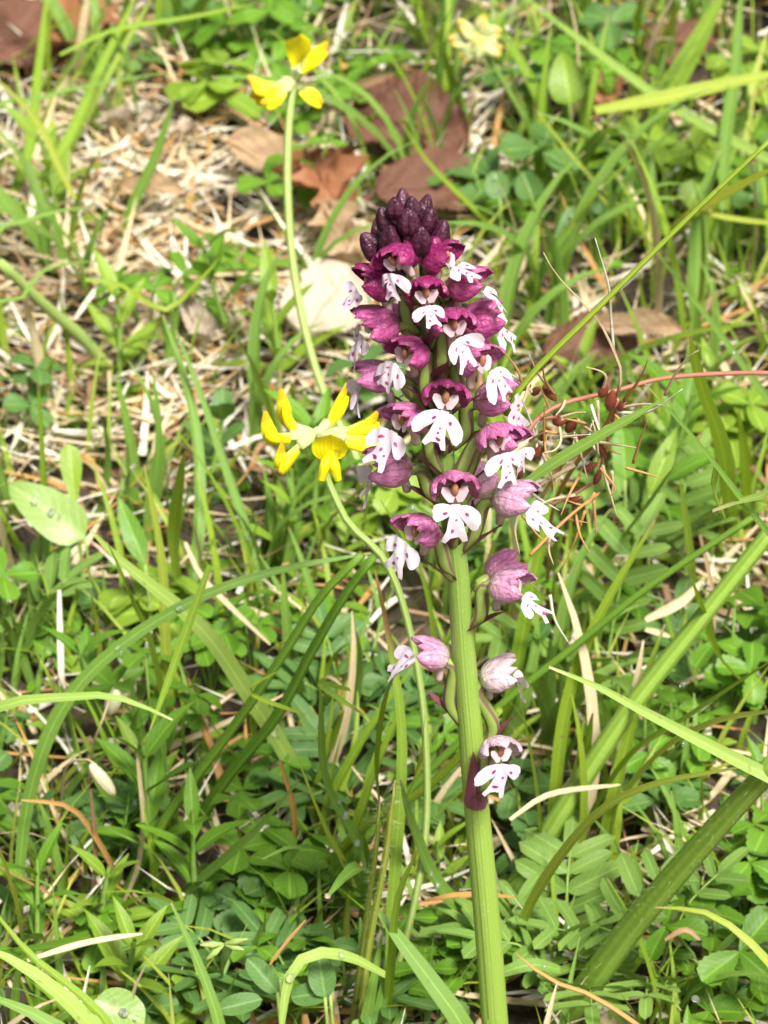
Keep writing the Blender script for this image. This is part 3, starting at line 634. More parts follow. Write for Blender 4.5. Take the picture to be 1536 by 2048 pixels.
 ([(1395, 700), (1395, 560), (1402, 420), (1440, 300)], 44, 'grass_teal', 'g', 9, 'wide dewy bluish blade standing upright among thin grass', 0.2, 0, 4, False),
 ([(1445, 420), (1452, 270), (1470, 150), (1482, -20)], 28, 'grass_teal', 12, 11, 'long bluish blade hanging with a dew drop at its foot', 0.35, 0, 2, False),
 ([(1600, 345), (1536, 320), (1350, 218), (1200, 110), (1030, -20)], 32, 'grass_pale', 12, 17, 'long pale blade slanting across the background grass', 0.25, 0.1, 4, False),
 ([(1190, 222), (1330, 196), (1400, 180), (1580, 140)], 36, 'grass_lime', 13, 12, 'wide yellow green blade lying level over the pale one', 0.2, 0, 0, False),
 ([(1290, 300), (1330, 200), (1375, 120), (1450, -20)], 50, 'grass_mid', 'g', 22, 'very wide green blade standing behind the level one', 0.15, 0, 0, False),
 ([(1350, 520), (1170, 342), (1070, 218)], 11, 'grass_lime', 'g', 15, 'thin lime blade slanting in front of green clover', 0.3, 0, 1, False),
 ([(1330, 470), (1420, 410), (1560, 330)], 44, 'grass_lime', 'g', 10, 'wide lime blade leaning right under the thin olive stalk', 0.3, 0, 1, False),
 ([(1400, 425), (1480, 440), (1580, 450)], 15, 'grass_lime', 11, 10, 'narrow lime blade lying level toward the right edge', 0.3, 0, 0, False),
 ([(1020, 330), (1060, 200), (1075, 80), (1060, -20)], 16, 'grass_mid', 'g', 26, 'upright blade next to the faded flower head', 0.3, 0, 0, False),
 ([(1255, 170), (1270, 60), (1290, -20)], 30, 'grass_mid', 'g', 30, 'wide upright blade at the far edge of the turf', 0.2, 0, 0, False),
 ([(1310, 130), (1350, 30), (1380, -20)], 26, 'grass_lime', 'g', 30, 'leaning lime blade at the far edge of the turf', 0.2, 0, 0, False),
 ([(1536, 60), (1500, 200), (1490, 330), (1495, 440)][::-1], 22, 'grass_lime', 'g', 14, 'upright lime blade right of the hanging bluish blade', 0.3, 0, 0, False),
 ([(1130, 330), (1080, 200), (985, 20)], 26, 'grass_mid', 'g', 24, 'blade leaning left beside the faded flower head', 0.2, 0, 2, False),
 ([(1050, 520), (960, 430), (860, 330), (800, 240)], 14, 'grass_mid', 'g', 17, 'thin blade slanting across the brown dead leaf', 0.3, 0, 0, False),
 ([(760, 420), (735, 330), (700, 230), (620, 130), (540, 60)], 11, 'grass_mid', 'g', 24, 'thin blade between the dead leaves and the upper yellow head', 0.3, 0, 0, False),
 ([(1560, 1960), (1470, 1860), (1400, 1822), (1310, 1815)], 24, 'grass_lime', -0.6, 0.4, 'lime blade arching down at the lower right', 0.25, 0, 0, False),
 ([(1330, 2100), (1200, 2000), (1100, 1960), (1030, 1905)], 12, 'straw_orange', -0.6, 0, 'tan stalk lying low right of the orchid foot', 0, 0, 0, True),
 ([(1120, 1940), (1060, 1930), (960, 1960)], 30, 'grass_teal', 0.4, 0.2, 'bluish blade lying behind the orchid foot', 0.2, 0, 1, False),
 ([(1536, 1400), (1440, 1320), (1410, 1240), (1380, 1150)], 34, 'grass_mid', 'g', 3.5, 'upright blade behind the thick green stalk', 0.3, 0, 1, False),
 ([(1390, 1210), (1375, 1080), (1360, 960)], 26, 'grass_pale', 'g', 4.5, 'pale upright blade behind the slender olive stalk', 0.3, 0, 0, False),
 ([(1180, 1180), (1230, 1100), (1290, 1020), (1350, 930)], 26, 'grass_teal', 'g', 4, 'bluish leaf blade leaning right under the dry seed head', 0.25, 0, 0, False),
]
hairy = []
HCAP = lambda py: float(np.interp(py, [0, 500, 800, 1050, 1400, 2048], [3.6, 4.2, 5.0, 6.8, 9, 12]))
for pts, wpx, mat, Y0, Y1, lab, fold, roll, dr, tb in HB:
    raw = any(w_ in lab for w_ in ('thin olive stalk', 'sharp bluish', 'across the dry seed', 'pale ribbed', 'charred'))
    x0, y0_ = pts[0]; off = not (0 < x0 < 1536 and 0 < y0_ < 2048)
    o, Q = blade(pts, wpx, mat, Y0, Y1, lab, fold, roll, drops=dr, tube=tb, name='grass_stalk' if tb else 'grass_shoot', cat='grass stalk' if tb else 'grass', tipped=not (tb and wpx > 12), root=(Y0 == 'g' or off), cap=None if raw else HCAP)
    if 'hairy' in lab and tb: hairy.append((o, Q, wpx))
# hairs on the thick stem
def hairs(parent, Q, r, n, origin, L=0.16):
    mb = MB(); T = tangents(Q)
    for _ in range(n):
        i = random.randint(0, len(Q)-2); f = random.random(); p = Q[i]*(1-f)+Q[i+1]*f; a = unit(np.cross(T[i], [0.2, 0.3, 1])); b2 = np.cross(T[i], a); th = random.random()*6.283
        d = unit(a*math.cos(th)+b2*math.sin(th)+T[i]*random.uniform(-.3, .5)); p = p+d*r*0.85; ln = L*random.uniform(.5, 1.3); s = unit(np.cross(d, [0.1, 0.5, .8]))*0.0016; s2 = np.cross(d, s)
        q = p+d*ln+np.array([0, 0, -0.02]); mb.add([p-s, p+s*0.5+s2, p+s*0.5-s2, q], [(0, 1, 3), (1, 2, 3), (2, 0, 3)], [(0, 0)]*4)
    tag(mb.build('hairs', 'hair', parent, origin), kind='stuff')
for o, Q, wpx in hairy: hairs(o, Q, wpx*0.5*pxcm(Q[0]), 170, Q[0], .24)
# hairy leafy stems in the middle
hs_lab = ['thin hairy green stem standing left of the bowed vetch stem', 'short hairy stem leaning against its taller hairy neighbour']
for i, pts in enumerate(([(722, 2110), (730, 1950), (745, 1850), (770, 1720), (790, 1560)], [(700, 2080), (728, 1870), (752, 1700), (760, 1600)])):
    o, Q = blade(pts, 17-4*i, 'grass_lime', 'g', 0.1+0.3*i, hs_lab[i], tube=True, name='hairy_stem', cat='plant stem', tipped=True); hairs(o, Q, 0.055, 240, Q[0], 0.17)

# ------------------------------------------------------------------ dry straws picked out one by one
ST = [
 ([(-20, 690), (120, 800), (250, 895)], 18, 'straw_white', 7.5, 'g', 'long pale straw slanting across the left litter'),
 ([(-20, 725), (70, 800), (140, 825), (240, 832)], 14, 'straw', 9, 8.5, 'bent pale straw under the long slanting one'),
 ([(230, 1800), (238, 1770), (200, 1690), (140, 1615), (42, 1600)], 13, 'straw_orange', 'g', 0.3, 'orange dry blade curving to the left'),
 ([(245, 1810), (275, 1740), (287, 1650), (280, 1560), (272, 1490)], 12, 'straw', 'g', 1.2, 'dry speckled stalk standing by the orange blade'),
 ([(185, 1845), (100, 1790), (-20, 1725)], 11, 'straw_orange', 'g', 0.2, 'dry tan stalk lying toward the left edge'),
 ([(55, 1922), (170, 1888), (285, 1868)], 17, 'straw', -0.3, 0.2, 'tan dry blade lying under the dark green blade'),
 ([(640, 226), (668, 110), (702, -20)], 15, 'straw_white', 25, 25, 'pale dry stalk standing beside the upper yellow head'),
 ([(370, 1085), (400, 1150), (455, 1210), (540, 1290)], 14, 'straw', 2.5, 3.2, 'dry twisted stalk crossing the arching blade'),
 ([(180, 1580), (190, 1700), (183, 1810)], 12, 'straw_brown', 2.0, 'g', 'brown dry stem behind the orange blade'),
 ([(118, 1180), (120, 1300), (128, 1470)], 14, 'straw_white', 4.5, 'g', 'upright whitish straw beside the vetch leaf'),
 ([(105, 1330), (110, 1420), (140, 1490)], 10, 'straw', 3.5, 'g', 'thin straw leaning on the whitish one'),
 ([(660, 200), (760, 160), (840, 175), (900, 215), (935, 270)], 22, 'straw_brown', 26, 22, 'arched brown dry stem over the dark dead leaf'),
 ([(320, 560), (480, 548), (700, 552)], 8, 'straw', 15, 15, 'thin level straw behind the upper vetch stem'),
 ([(290, 320), (350, 345), (480, 360)], 16, 'straw_white', 18, 18, 'pale straw lying in the left litter'),
 ([(180, 300), (215, 325), (260, 270)], 14, 'straw_white', 19, 19, 'short bleached straw among the left litter'),
 ([(60, 370), (70, 400), (60, 440)], 22, 'straw_white', 14, 13.5, 'curled bleached blade beside the leafy bright seedling'),
 ([(340, 590), (370, 620), (400, 680)], 30, 'straw_white', 12, 11, 'broad bleached leaf lying beside the stone'),
 ([(120, 560), (200, 540), (270, 590), (330, 640)], 13, 'straw', 12, 11, 'curving straw above the leafy seedling'),
 ([(150, 640), (185, 590), (205, 560)], 12, 'straw_white', 11, 12, 'short pale straw near the thick pale stalk'),
 ([(30, 690), (90, 740), (180, 800)], 10, 'straw_brown', 9, 8.5, 'thin brown straw under the leafy seedling'),
 ([(850, 1802), (930, 1790), (1030, 1795)], 14, 'straw_orange', 1.2, 2.2, 'orange dry blade behind the orchid foot'),
 ([(560, 1520), (590, 1640), (575, 1780)], 12, 'straw_orange', 2.0, 'g', 'rusty upright stalk left of the bright green blade'),
 ([(1290, 1240), (1360, 1205), (1400, 1165)], 22, 'straw', 5, 5.5, 'flat broken straw lying under the slender stalk'),
 ([(1290, 1260), (1340, 1275)], 18, 'straw', 4, 4, 'short broken straw piece beside the flat one'),
 ([(1020, 1640), (1100, 1590), (1240, 1570)], 14, 'straw', 2.2, 2.4, 'straw lying behind the narrow pointed blade'),
 ([(1330, 1880), (1370, 1860), (1400, 1880)], 12, 'straw_brown', 1, 1, 'brown fibre by the very thick stem'),
 ([(1400, 1070), (1425, 1180), (1430, 1260)], 9, 'straw_brown', 3.5, 3.0, 'thin dark dry stem by the thick green stalk'),
 ([(540, 1930), (570, 1890), (612, 1840)], 9, 'straw_orange', 0.4, 0.5, 'short rusty stalk by the low arch blade'),
]
for pts, wpx, mat, Y0, Y1, lab in ST:
    blade(pts, wpx, mat, Y0, Y1, lab, fold=0.45, roll=random.uniform(-.5, .5), root=False, name='dry_straw', cat='straw', taper=0.35, cap=lambda py: float(np.interp(py, [0, 900, 1100, 2048], [.7, .9, 2.5, 4])))

# ------------------------------------------------------------------ yellow vetch heads
def horn(mb, pts, rad, flat=0.42, n=9, m=0):
    Q = spline(pts, 12); T = tangents(Q); rr = np.interp(np.linspace(0, 1, 12), np.linspace(0, 1, len(rad)), rad); G, uv = [], []
    pn = unit(np.cross(Q[-1]-Q[0], Q[6]-Q[0])+np.array([1e-5, 1e-5, 1e-5]))
    for i in range(12):
        a = pn; b2 = unit(np.cross(T[i], a)); row = []
        for j in range(n):
            th = 2*math.pi*j/n; row.append(Q[i]+a*math.cos(th)*rr[i]*flat+b2*math.sin(th)*rr[i]); uv.append((j/n, i/11))
        G.append(row)
    mb.grid(G, uv, m, closed=True)
def vetch_head(label, stem_pts, Y0, Y1, cpx, Yc, florets, s, cal='calyx', pet='yellow', claw='claw', stem_w=13, stem_mat='stem_green'):
    W = rooted(path(stem_pts, Y0, Y1)); base = W[0]
    root = tag(empty('yellow_vetch', base), label, 'wildflower')
    mb = MB(); mb.tube(W, [stem_w*0.5*pxcm(p) for p in W], 9, 40); mb.build('stem', stem_mat, root, base)
    cc = at(*cpx, Yc); e = pxcm(cc)
    mb = MB(); mb.ellipsoid(cc, (0.1, 0, 1), 17*e*s, 13*e*s, 9, 7); mb.build('receptacle', cal, root, base)
    for kind, p in florets:
        pts = [at(cpx[0]+(a-cpx[0])*s, cpx[1]+(b-cpx[1])*s, Yc+dy) for a, b, dy in p]
        mb = MB(); mb.tube([cc, cc*0.45+pts[0]*0.55, pts[0]], [6*e*s, 11*e*s, 12*e*s], 10, 8); fl = mb.build('floret', cal, root, base)
        if kind == 'claw':
            mb = MB(); horn(mb, pts, [8*e*s, 14*e*s, 17*e*s, 12*e*s, 4*e*s]); mb.build('standard', claw, fl, base)
            mb = MB(); q = [pts[0]+np.array([0, -.05, -.06]), pts[len(pts)//2]+np.array([0.03, -.1, -.10]), pts[-1]*0.5+pts[len(pts)//2]*0.5+np.array([.04, -.08, -.08])]; horn(mb, q, [7*e*s, 12*e*s, 4*e*s]); mb.build('keel', pet, fl, base)
        elif kind == 'flag':
            mb = MB(); leaf(mb, pts[0]-np.array([0, 0, .05]), pts[1]-pts[0], (0, -1, .4), 92*e*s, 60*e*s, 'obov', -.35, .2, 10, 7, wave=.08); mb.build('standard', pet, fl, base)
        else:                                           # turned to the viewer: round standard above a forked keel
            o = pts[0]; mb = MB(); tu = unit(pts[1]-pts[0]); nn = unit(np.array([0, -1, 0.45]))
            leaf(mb, o-tu*34*e*s+nn*0.02, tu, nn, 78*e*s, 72*e*s, 'ellip', curl=-0.5, fold=0.12, rows=10, cols=7); mb.build('standard', pet, fl, base)
            for sg in (-1, 1):
                mb = MB(); dn = unit(-tu+rgt*0.28*sg+np.array([0, -0.5, 0])); horn(mb, [o-tu*12*e*s+nn*0.06, o+dn*34*e*s+nn*0.14, o+dn*66*e*s+nn*0.12], [6*e*s, 17*e*s, 11*e*s], 0.7); mb.build('wing', pet, fl, base)
    return root
F1 = [('claw', [(592, 858, 0), (572, 838, 0), (566, 810, -.1), (562, 778, -.1)]), ('claw', [(580, 872, -.2), (548, 878, -.3), (535, 855, -.3), (530, 822, -.3)]),
      ('claw', [(598, 892, -.3), (575, 918, -.45), (560, 925, -.5), (564, 885, -.5)]), ('face', [(660, 893, -.75), (660, 870, -.75)]),
      ('claw', [(690, 878, -.3), (728, 885, -.3), (752, 884, -.3), (775, 868, -.3)]), ('claw', [(655, 845, .2), (672, 815, .3), (684, 792, .3), (694, 764, .3)]), ('claw', [(690, 862, .3), (730, 852, .4), (745, 838, .4), (755, 822, .4)])]
vetch_head('yellow vetch flower head close beside the orchid spike on a bowed stem',
           [(740, 2075), (790, 1950), (830, 1800), (853, 1640), (850, 1460), (832, 1320), (800, 1190), (762, 1110), (700, 1050), (668, 990), (645, 930), (635, 875)], 'g', 5.0, (635, 868), 5.0, F1, 1.0, stem_w=15, stem_mat='stem_pale')
F2 = [('flag', [(590, 132, 0), (600, 70, -.1)]), ('claw', [(604, 136, -.2), (622, 122, -.2), (642, 100, -.2), (656, 84, -.2)]), ('claw', [(560, 172, -.3), (530, 178, -.4), (515, 170, -.4), (497, 152, -.4)]),
      ('claw', [(570, 178, -.5), (552, 195, -.6), (540, 200, -.6), (522, 205, -.6)]), ('claw', [(600, 175, 0), (618, 188, 0), (630, 196, 0), (645, 207, 0)]), ('claw', [(565, 165, -.1), (535, 190, -.2), (520, 192, -.2), (500, 190, -.3)])]
vetch_head('smaller yellow vetch flower head on a tall straight stem beside the pale dry stalk',
           [(770, 1110), (745, 1010), (715, 920), (650, 790), (610, 660), (585, 520), (575, 380), (577, 260), (586, 165)], 'g', 21, (588, 160), 21, F2, 1.0, stem_w=17, stem_mat='stem_pale')
F3 = [('claw', [(950, 75, 0), (935, 62, 0), (925, 50, 0), (915, 38, 0)]), ('claw', [(945, 82, 0), (925, 80, 0), (910, 78, 0), (895, 76, 0)]), ('claw', [(950, 88, -.2), (938, 100, -.2), (930, 108, -.2), (918, 112, -.2)]), ('claw', [(955, 90, -.3), (955, 105, -.3), (950, 112, -.3), (946, 120, -.3)]),
      ('claw', [(965, 84, -.2), (980, 90, -.2), (990, 96, -.2), (1005, 95, -.2)]), ('claw', [(965, 75, 0), (978, 65, 0), (990, 62, 0), (1003, 60, 0)]), ('claw', [(960, 70, .1), (962, 55, .1), (964, 42, .1), (968, 30, .1)])]
vetch_head('faded cream vetch flower head with withered tips far behind', [(1085, 330), (1060, 260), (1010, 170), (958, 82)], 'g', 33, (956, 80), 33, F3, 1.0, cal='faded', pet='faded', claw='faded', stem_w=12)

# ------------------------------------------------------------------ withered seed head of a wood-rush kind
DW = path([(1600, 748), (1480, 746), (1330, 756), (1230, 782), (1130, 806), (1075, 838), (1045, 880)], 3.4, 1.6)
g1 = path([(1095, 1215), (1098, 1100), (1108, 1010), (1150, 930), (1195, 880), (1235, 800)], 'g', 2.0); g1 = rooted(g1); dbase = g1[0]
dr = tag(empty('dry_seed_head', dbase), 'withered reddish seed head with dark capsules and tan bristles behind the orchid', 'seed head')
e = pxcm(DW[4])
mb = MB(); mb.tube(DW, [5*e]*7, 7, 30); mb.build('stem', 'stem_red', dr, dbase)
mb = MB(); mb.tube(g1, [5*e, 5*e, 5*e, 5.5*e, 6*e, 4*e], 7, 24); mb.build('stem', 'straw_orange', dr, dbase)
for pts, Y0, Y1, wd, mat in [([(1060, 1110), (1120, 1050), (1160, 1015), (1200, 985)], 1.0, 2, 4, 'straw_orange'), ([(1150, 930), (1080, 970), (1040, 1000)], 2, 1.8, 5, 'straw'), ([(1100, 1010), (1145, 990), (1195, 960)], 2, 2.2, 4, 'stem_red'),
                         ([(1075, 838), (1110, 835), (1140, 850)], 1.8, 2, 4, 'stem_red'), ([(1160, 870), (1130, 920), (1080, 1000)], 2, 2, 5, 'straw_orange'), ([(1235, 800), (1215, 880), (1195, 960)], 2, 2.2, 4, 'stem_red')]:
    mb = MB(); mb.tube(path(pts, Y0, Y1), [wd*e, wd*e*.8], 6, 12); mb.build('branch', mat, dr, dbase)
for px, py, L, W_, a in [(1222, 800, 32, 15, 1.45), (1207, 782, 22, 12, 1.2), (1052, 772, 14, 11, 0.4), (1072, 782, 16, 10, .9), (1100, 786, 26, 13, -0.9), (1120, 842, 20, 13, 0.3), (1143, 850, 26, 14, 1.1), (1075, 905, 24, 13, 1.2), (1060, 862, 16, 10, .7), (1160, 876, 20, 8, 1.6), (1205, 900, 26, 9, -1.2), (1195, 955, 24, 10, 1.3), (1180, 935, 24, 10, .8), (1040, 945, 24, 10, 1.4), (1245, 812, 16, 12, 1.0), (1085, 870, 18, 11, 1.4), (1150, 1000, 22, 9, .5)]:
    mb = MB(); mb.ellipsoid(at(px, py, 1.9), rgt*math.cos(a)+np.array([0, -.2, math.sin(a)]), L*e*0.85, W_*e*0.85, 9, 7, tip=0.5); mb.build('capsule', 'capsule', dr, dbase)
BR = [[(1235, 792), (1242, 745), (1226, 700), (1195, 640), (1122, 560), (1100, 530), (1087, 505)], [(1228, 705), (1222, 640), (1218, 575), (1203, 520), (1190, 476)], [(1205, 780), (1212, 755), (1200, 742), (1172, 734)], [(1248, 800), (1275, 765), (1290, 735), (1297, 715)],
      [(1330, 790), (1350, 750), (1375, 715), (1398, 700)], [(1240, 815), (1290, 808), (1335, 812)], [(1235, 825), (1300, 822), (1365, 778)], [(1118, 850), (1122, 880), (1110, 900), (1088, 905)], [(1090, 905), (1088, 850), (1090, 805)], [(1075, 905), (1072, 870), (1080, 845), (1105, 830)], [(1182, 810), (1195, 850), (1205, 880)],
      [(1195, 800), (1198, 900), (1192, 960), (1188, 985)], [(1105, 785), (1075, 745), (1058, 710)], [(1110, 790), (1090, 760), (1085, 728)], [(1120, 835), (1150, 826), (1172, 824)], [(1085, 905), (1105, 960), (1108, 1000)], [(1205, 930), (1215, 970), (1235, 1035)], [(1200, 935), (1230, 975), (1222, 990)],
      [(1205, 890), (1230, 905), (1245, 908)], [(1060, 850), (1020, 830), (1015, 805)], [(1040, 1020), (1030, 1060), (1040, 1110)], [(1045, 1030), (1080, 1075), (1108, 1088)], [(1170, 1020), (1150, 1080), (1125, 1135)], [(1150, 1020), (1160, 1070), (1180, 1105)], [(1100, 1190), (1110, 1240), (1140, 1290)], [(1190, 985), (1170, 1010), (1130, 1000)],
      [(1150, 870), (1165, 920), (1175, 960)], [(1230, 830), (1250, 850), (1264, 858)], [(1048, 780), (1035, 740), (1005, 700)], [(1070, 790), (1040, 760), (1010, 742)], [(1190, 900), (1180, 860), (1195, 830)], [(1150, 990), (1100, 1000), (1062, 1020)]]
for _ in range(26):
    a_, b_ = random.gauss(1140, 55), random.gauss(890, 65); th = random.uniform(0, 6.28); ln = random.uniform(35, 95)
    BR.append([(a_, b_), (a_+math.cos(th)*ln*.5+random.uniform(-8, 8), b_+math.sin(th)*ln*.5), (a_+math.cos(th)*ln, b_+math.sin(th)*ln)])
for pts in BR:
    mb = MB(); w0 = 3.2*e; mb.tube(path(pts, 1.9, 1.6+random.uniform(-.4, .4)), [w0*1.15, w0, w0*.6, w0*.25], 5, 12); mb.build('bristle', random.choice(['straw_orange', 'straw', 'straw', 'straw_white']), dr, dbase)

# ------------------------------------------------------------------ small plants: prototypes, then copies
def mesh_leaf(shape, L, W, curl=.3, fold=.2, serr=0., rows=8, mat='leaf_green', name='leaf'):
    mb = MB(); leaf(mb, (0, 0, 0), (0, 1, 0), (0, 0, 1), L, W, shape, curl, fold, rows, 5, serr)
    o = mb.build(name, mat); me = o.data; bpy.data.objects.remove(o); return me
def put(me, name, parent, pos, d, nrm, sc=1.0, mat=None):
    d = unit(d); nrm = np.asarray(nrm, float); nrm = unit(nrm-d*np.dot(nrm, d)); x = np.cross(d, nrm)
    o = bpy.data.objects.new(name, me); C.objects.link(o); o.parent = parent
    m4 = Matrix(((x[0], d[0], nrm[0], pos[0]*S), (x[1], d[1], nrm[1], pos[1]*S), (x[2], d[2], nrm[2], pos[2]*S), (0, 0, 0, 1)))
    o.matrix_local = m4 @ Matrix.Scale(sc, 4); return o
LM = {}
for mt in ('leaf_green', 'leaf_bright', 'leaf_blue'):
    LM['clover', mt] = [mesh_leaf('obov', .62, .56, .35*random.uniform(.2, 1.2), .25, 0, 7, mt, 'leaflet') for _ in range(3)]
    LM['lance', mt] = [mesh_leaf('lance', 1.0, .27, random.uniform(.1, .9), .3, 0, 9, mt) for _ in range(3)]
    LM['tooth', mt] = [mesh_leaf('obov', .52, .38, random.uniform(.1, .6), .3, .07, 14, mt, 'leaflet') for _ in range(3)]
    LM['round', mt] = [mesh_leaf('ellip', .7, .45, random.uniform(.1, .5), .25, 0, 8, mt) for _ in range(2)]
LM['pin'] = [mesh_leaf('oblong', .85, .26, random.uniform(-.1, .45), .22, 0, 8, 'leaf_vetch', 'leaflet') for _ in range(3)]
LM['pinb'] = [mesh_leaf('oblong', .8, .27, random.uniform(-.1, .45), .22, 0, 8, 'leaf_blue', 'leaflet') for _ in range(3)]
def curve_to(p0, p1, bend=0.3):
    p0, p1 = np.asarray(p0, float), np.asarray(p1, float); mid = p0*0.5+p1*0.5; mid = mid+np.array([0, 0, bend*np.linalg.norm(p1-p0)*0.5]); return [p0, mid, p1]
def clover(mt, nl, h, kind='clover'):
    root = empty('clover_plant' if kind == 'clover' else 'toothed_medick')
    for i in range(nl):
        az = i*2.4+random.random(); r = random.uniform(.25, 1.0)*h*0.55; top = np.array([math.cos(az)*r, math.sin(az)*r, h*random.uniform(.55, 1.0)])
        mb = MB(); mb.tube(curve_to((0, 0, -.15), top, .35), [.032, .026, .02], 5, 7, cap=False); pe = mb.build('petiole', 'stem_green', root)
        face = unit(np.array([math.cos(az)*.35+random.uniform(-.2, .2), math.sin(az)*.35-.15, 1.0])); a = unit(np.cross(face, [.3, .9, .1])); b2 = np.cross(face, a); sc = random.uniform(.75, 1.2); a0 = random.random()*6
        for k in range(3):
            th = a0+k*2.094*(1 if kind == 'clover' else .8); d = a*math.cos(th)+b2*math.sin(th)+face*random.uniform(.0, .25)
            put(random.choice(LM[kind, mt]), 'leaflet', pe, top, d, face, sc)
    return root
def shoot(mt, h, pairs, kind='lance', big=1.0):
    root = empty('leafy_seedling'); lean = np.array([random.uniform(-.3, .3), random.uniform(-.3, .2), 1.0])*h
    P = [np.array([0, 0, -.15]), lean*0.5+np.array([.05, 0, 0]), lean]; mb = MB(); mb.tube(P, [.05, .04, .025], 6, 9, cap=False); mb.build('stem', 'stem_green', root); Q = spline(P, 20)
    for i in range(pairs):
        t = (i+0.6)/pairs; q = Q[min(19, int(t*19))]; a0 = i*1.45+random.uniform(-.3, .3)
        for s2 in (0, math.pi):
            d = np.array([math.cos(a0+s2), math.sin(a0+s2), .35+1.1*t]); put(random.choice(LM[kind, mt]), 'leaf', root, q, d, (0, -.1, 1) if t < .9 else (-d[0], -d[1], .4), big*random.uniform(.8, 1.15)*(1.05-.35*t))
    return root
def pinnate(h, nl, pairs, kind='pin'):
    root = empty('vetch_plant')
    for i in range(nl):
        az = i*2.2+random.random(); r = random.uniform(.5, 1.1)*h*.9; tip = np.array([math.cos(az)*r, math.sin(az)*r, h*random.uniform(.5, 1.0)])
        P = curve_to((0, 0, -.15), tip, .5); mb = MB(); mb.tube(P, [.035, .025, .015], 5, 10, cap=False); ra = mb.build('leaf_stalk', 'stem_green', root); Q = spline(P, 30); T = tangents(Q)
        for k in range(pairs):
            j = int(29*(.42+.56*k/max(1, pairs-1))); sd = unit(np.cross(T[j], [0, 0, 1])); up = np.cross(sd, T[j])
            for sg in (-1, 1): put(random.choice(LM[kind]), 'leaflet', ra, Q[j], sd*sg+T[j]*.55+up*.2, up, random.uniform(.7, 1.0)*(1-.25*abs(k/pairs-.4)))
        put(random.choice(LM[kind]), 'leaflet', ra, Q[-1], T[-1], np.cross(np.cross(T[-1], [0, 0, 1]), T[-1]), .8)
    return root
GB = {}
def blade_mesh(L, W, bend, mat):
    n = 9; Q = []; p = np.array([0., 0, -.15]); 
    for i in range(n):
        Q.append(p.copy()); a = bend*(i/(n-1))**1.3; p = p+np.array([0, math.sin(a), math.cos(a)])*L/(n-1)
    Q = np.array(Q); t = np.linspace(0, 1, n); T = tangents(Q); N = [np.cross(tt, [1, 0, 0])*-1 for tt in T]; mb = MB()
    mb.ribbon(Q, W*np.minimum(1, .6+t)*np.maximum(.04, 1-t**2.2)**.7, N, .35, cols=3); o = mb.build('blade', mat); me = o.data; bpy.data.objects.remove(o); return me
for mt in ('grass_mid', 'grass_lime', 'grass_teal', 'grass_olive', 'straw'):
    GB[mt] = [blade_mesh(random.uniform(2.6, 4.4), random.uniform(.15, .34), b_, mt) for b_ in (.3, .8, 1.3, 1.9, .6)]
def tuft(nb, h):
    root = empty('grass_tuft')
    for i in range(nb):
        mt = random.choice(['grass_mid', 'grass_mid', 'grass_lime', 'grass_teal', 'grass_teal', 'grass_olive', 'straw'])
        o = bpy.data.objects.new('blade', random.choice(GB[mt])); C.objects.link(o); o.parent = root
        o.location = (random.uniform(-.004, .004), random.uniform(-.004, .004), 0); o.rotation_euler = (random.uniform(-.35, .35), random.uniform(-.35, .35), random.uniform(0, 6.28)); s = h*random.uniform(.55, 1.15); o.scale = (s, s, s)
    return root
PROTO = {
 'clover': [clover(mt, nl, h) for mt, nl, h in (('leaf_green', 5, 1.6), ('leaf_bright', 5, 1.3), ('leaf_blue', 4, 1.7), ('leaf_green', 6, 1.0))],
 'medick': [clover(mt, nl, h, 'tooth') for mt, nl, h in (('leaf_green', 6, 1.2), ('leaf_blue', 6, 1.0), ('leaf_green', 5, 1.6))],
 'shoot': [shoot(mt, h, p, k, b_) for mt, h, p, k, b_ in (('leaf_bright', 1.6, 5, 'lance', 1.1), ('leaf_green', 2.0, 5, 'lance', 1.15), ('leaf_bright', 1.2, 4, 'lance', .9), ('leaf_blue', 1.4, 4, 'round', 1.0))],
 'vetch': [pinnate(1.6, 3, 5), pinnate(1.3, 4, 4, 'pinb'), pinnate(2.0, 3, 5)],
 'tuft': [tuft(7, .8), tuft(6, 1.0), tuft(9, .65), tuft(5, 1.2)],
}
LAB = {
 ('clover', 0): ('clover with mid green round leaflets growing in the turf', 'clover'), ('clover', 1): ('clover with bright yellow green leaflets growing in the turf', 'clover'), ('clover', 2): ('clover with dull bluish green leaflets growing in the turf', 'clover'), ('clover', 3): ('low flat clover with mid green leaflets close to the soil', 'clover'),
 ('medick', 0): ('small medick with toothed green leaflets in threes', 'medick'), ('medick', 1): ('small medick with toothed bluish leaflets in threes', 'medick'), ('medick', 2): ('taller medick with toothed green leaflets in threes', 'medick'),
 ('shoot', 0): ('bright green seedling with narrow pointed leaves', 'seedling'), ('shoot', 1): ('tall mid green seedling with narrow pointed leaves', 'seedling'), ('shoot', 2): ('tiny bright green seedling with narrow leaves', 'seedling'), ('shoot', 3): ('bluish seedling with small oval leaves', 'seedling'),
 ('vetch', 0): ('pale vetch with short feathered leaves of oblong leaflets', 'vetch'), ('vetch', 1): ('bluish vetch with feathered leaves of oblong leaflets', 'vetch'), ('vetch', 2): ('taller pale vetch with feathered leaves of oblong leaflets', 'vetch'),
 ('tuft', 0): ('tuft of seven fine grass blades in the turf', 'grass tuft'), ('tuft', 1): ('tuft of six medium grass blades in the turf', 'grass tuft'), ('tuft', 2): ('low dense tuft of nine short grass blades', 'grass tuft'), ('tuft', 3): ('sparse tuft of five long grass blades', 'grass tuft')}
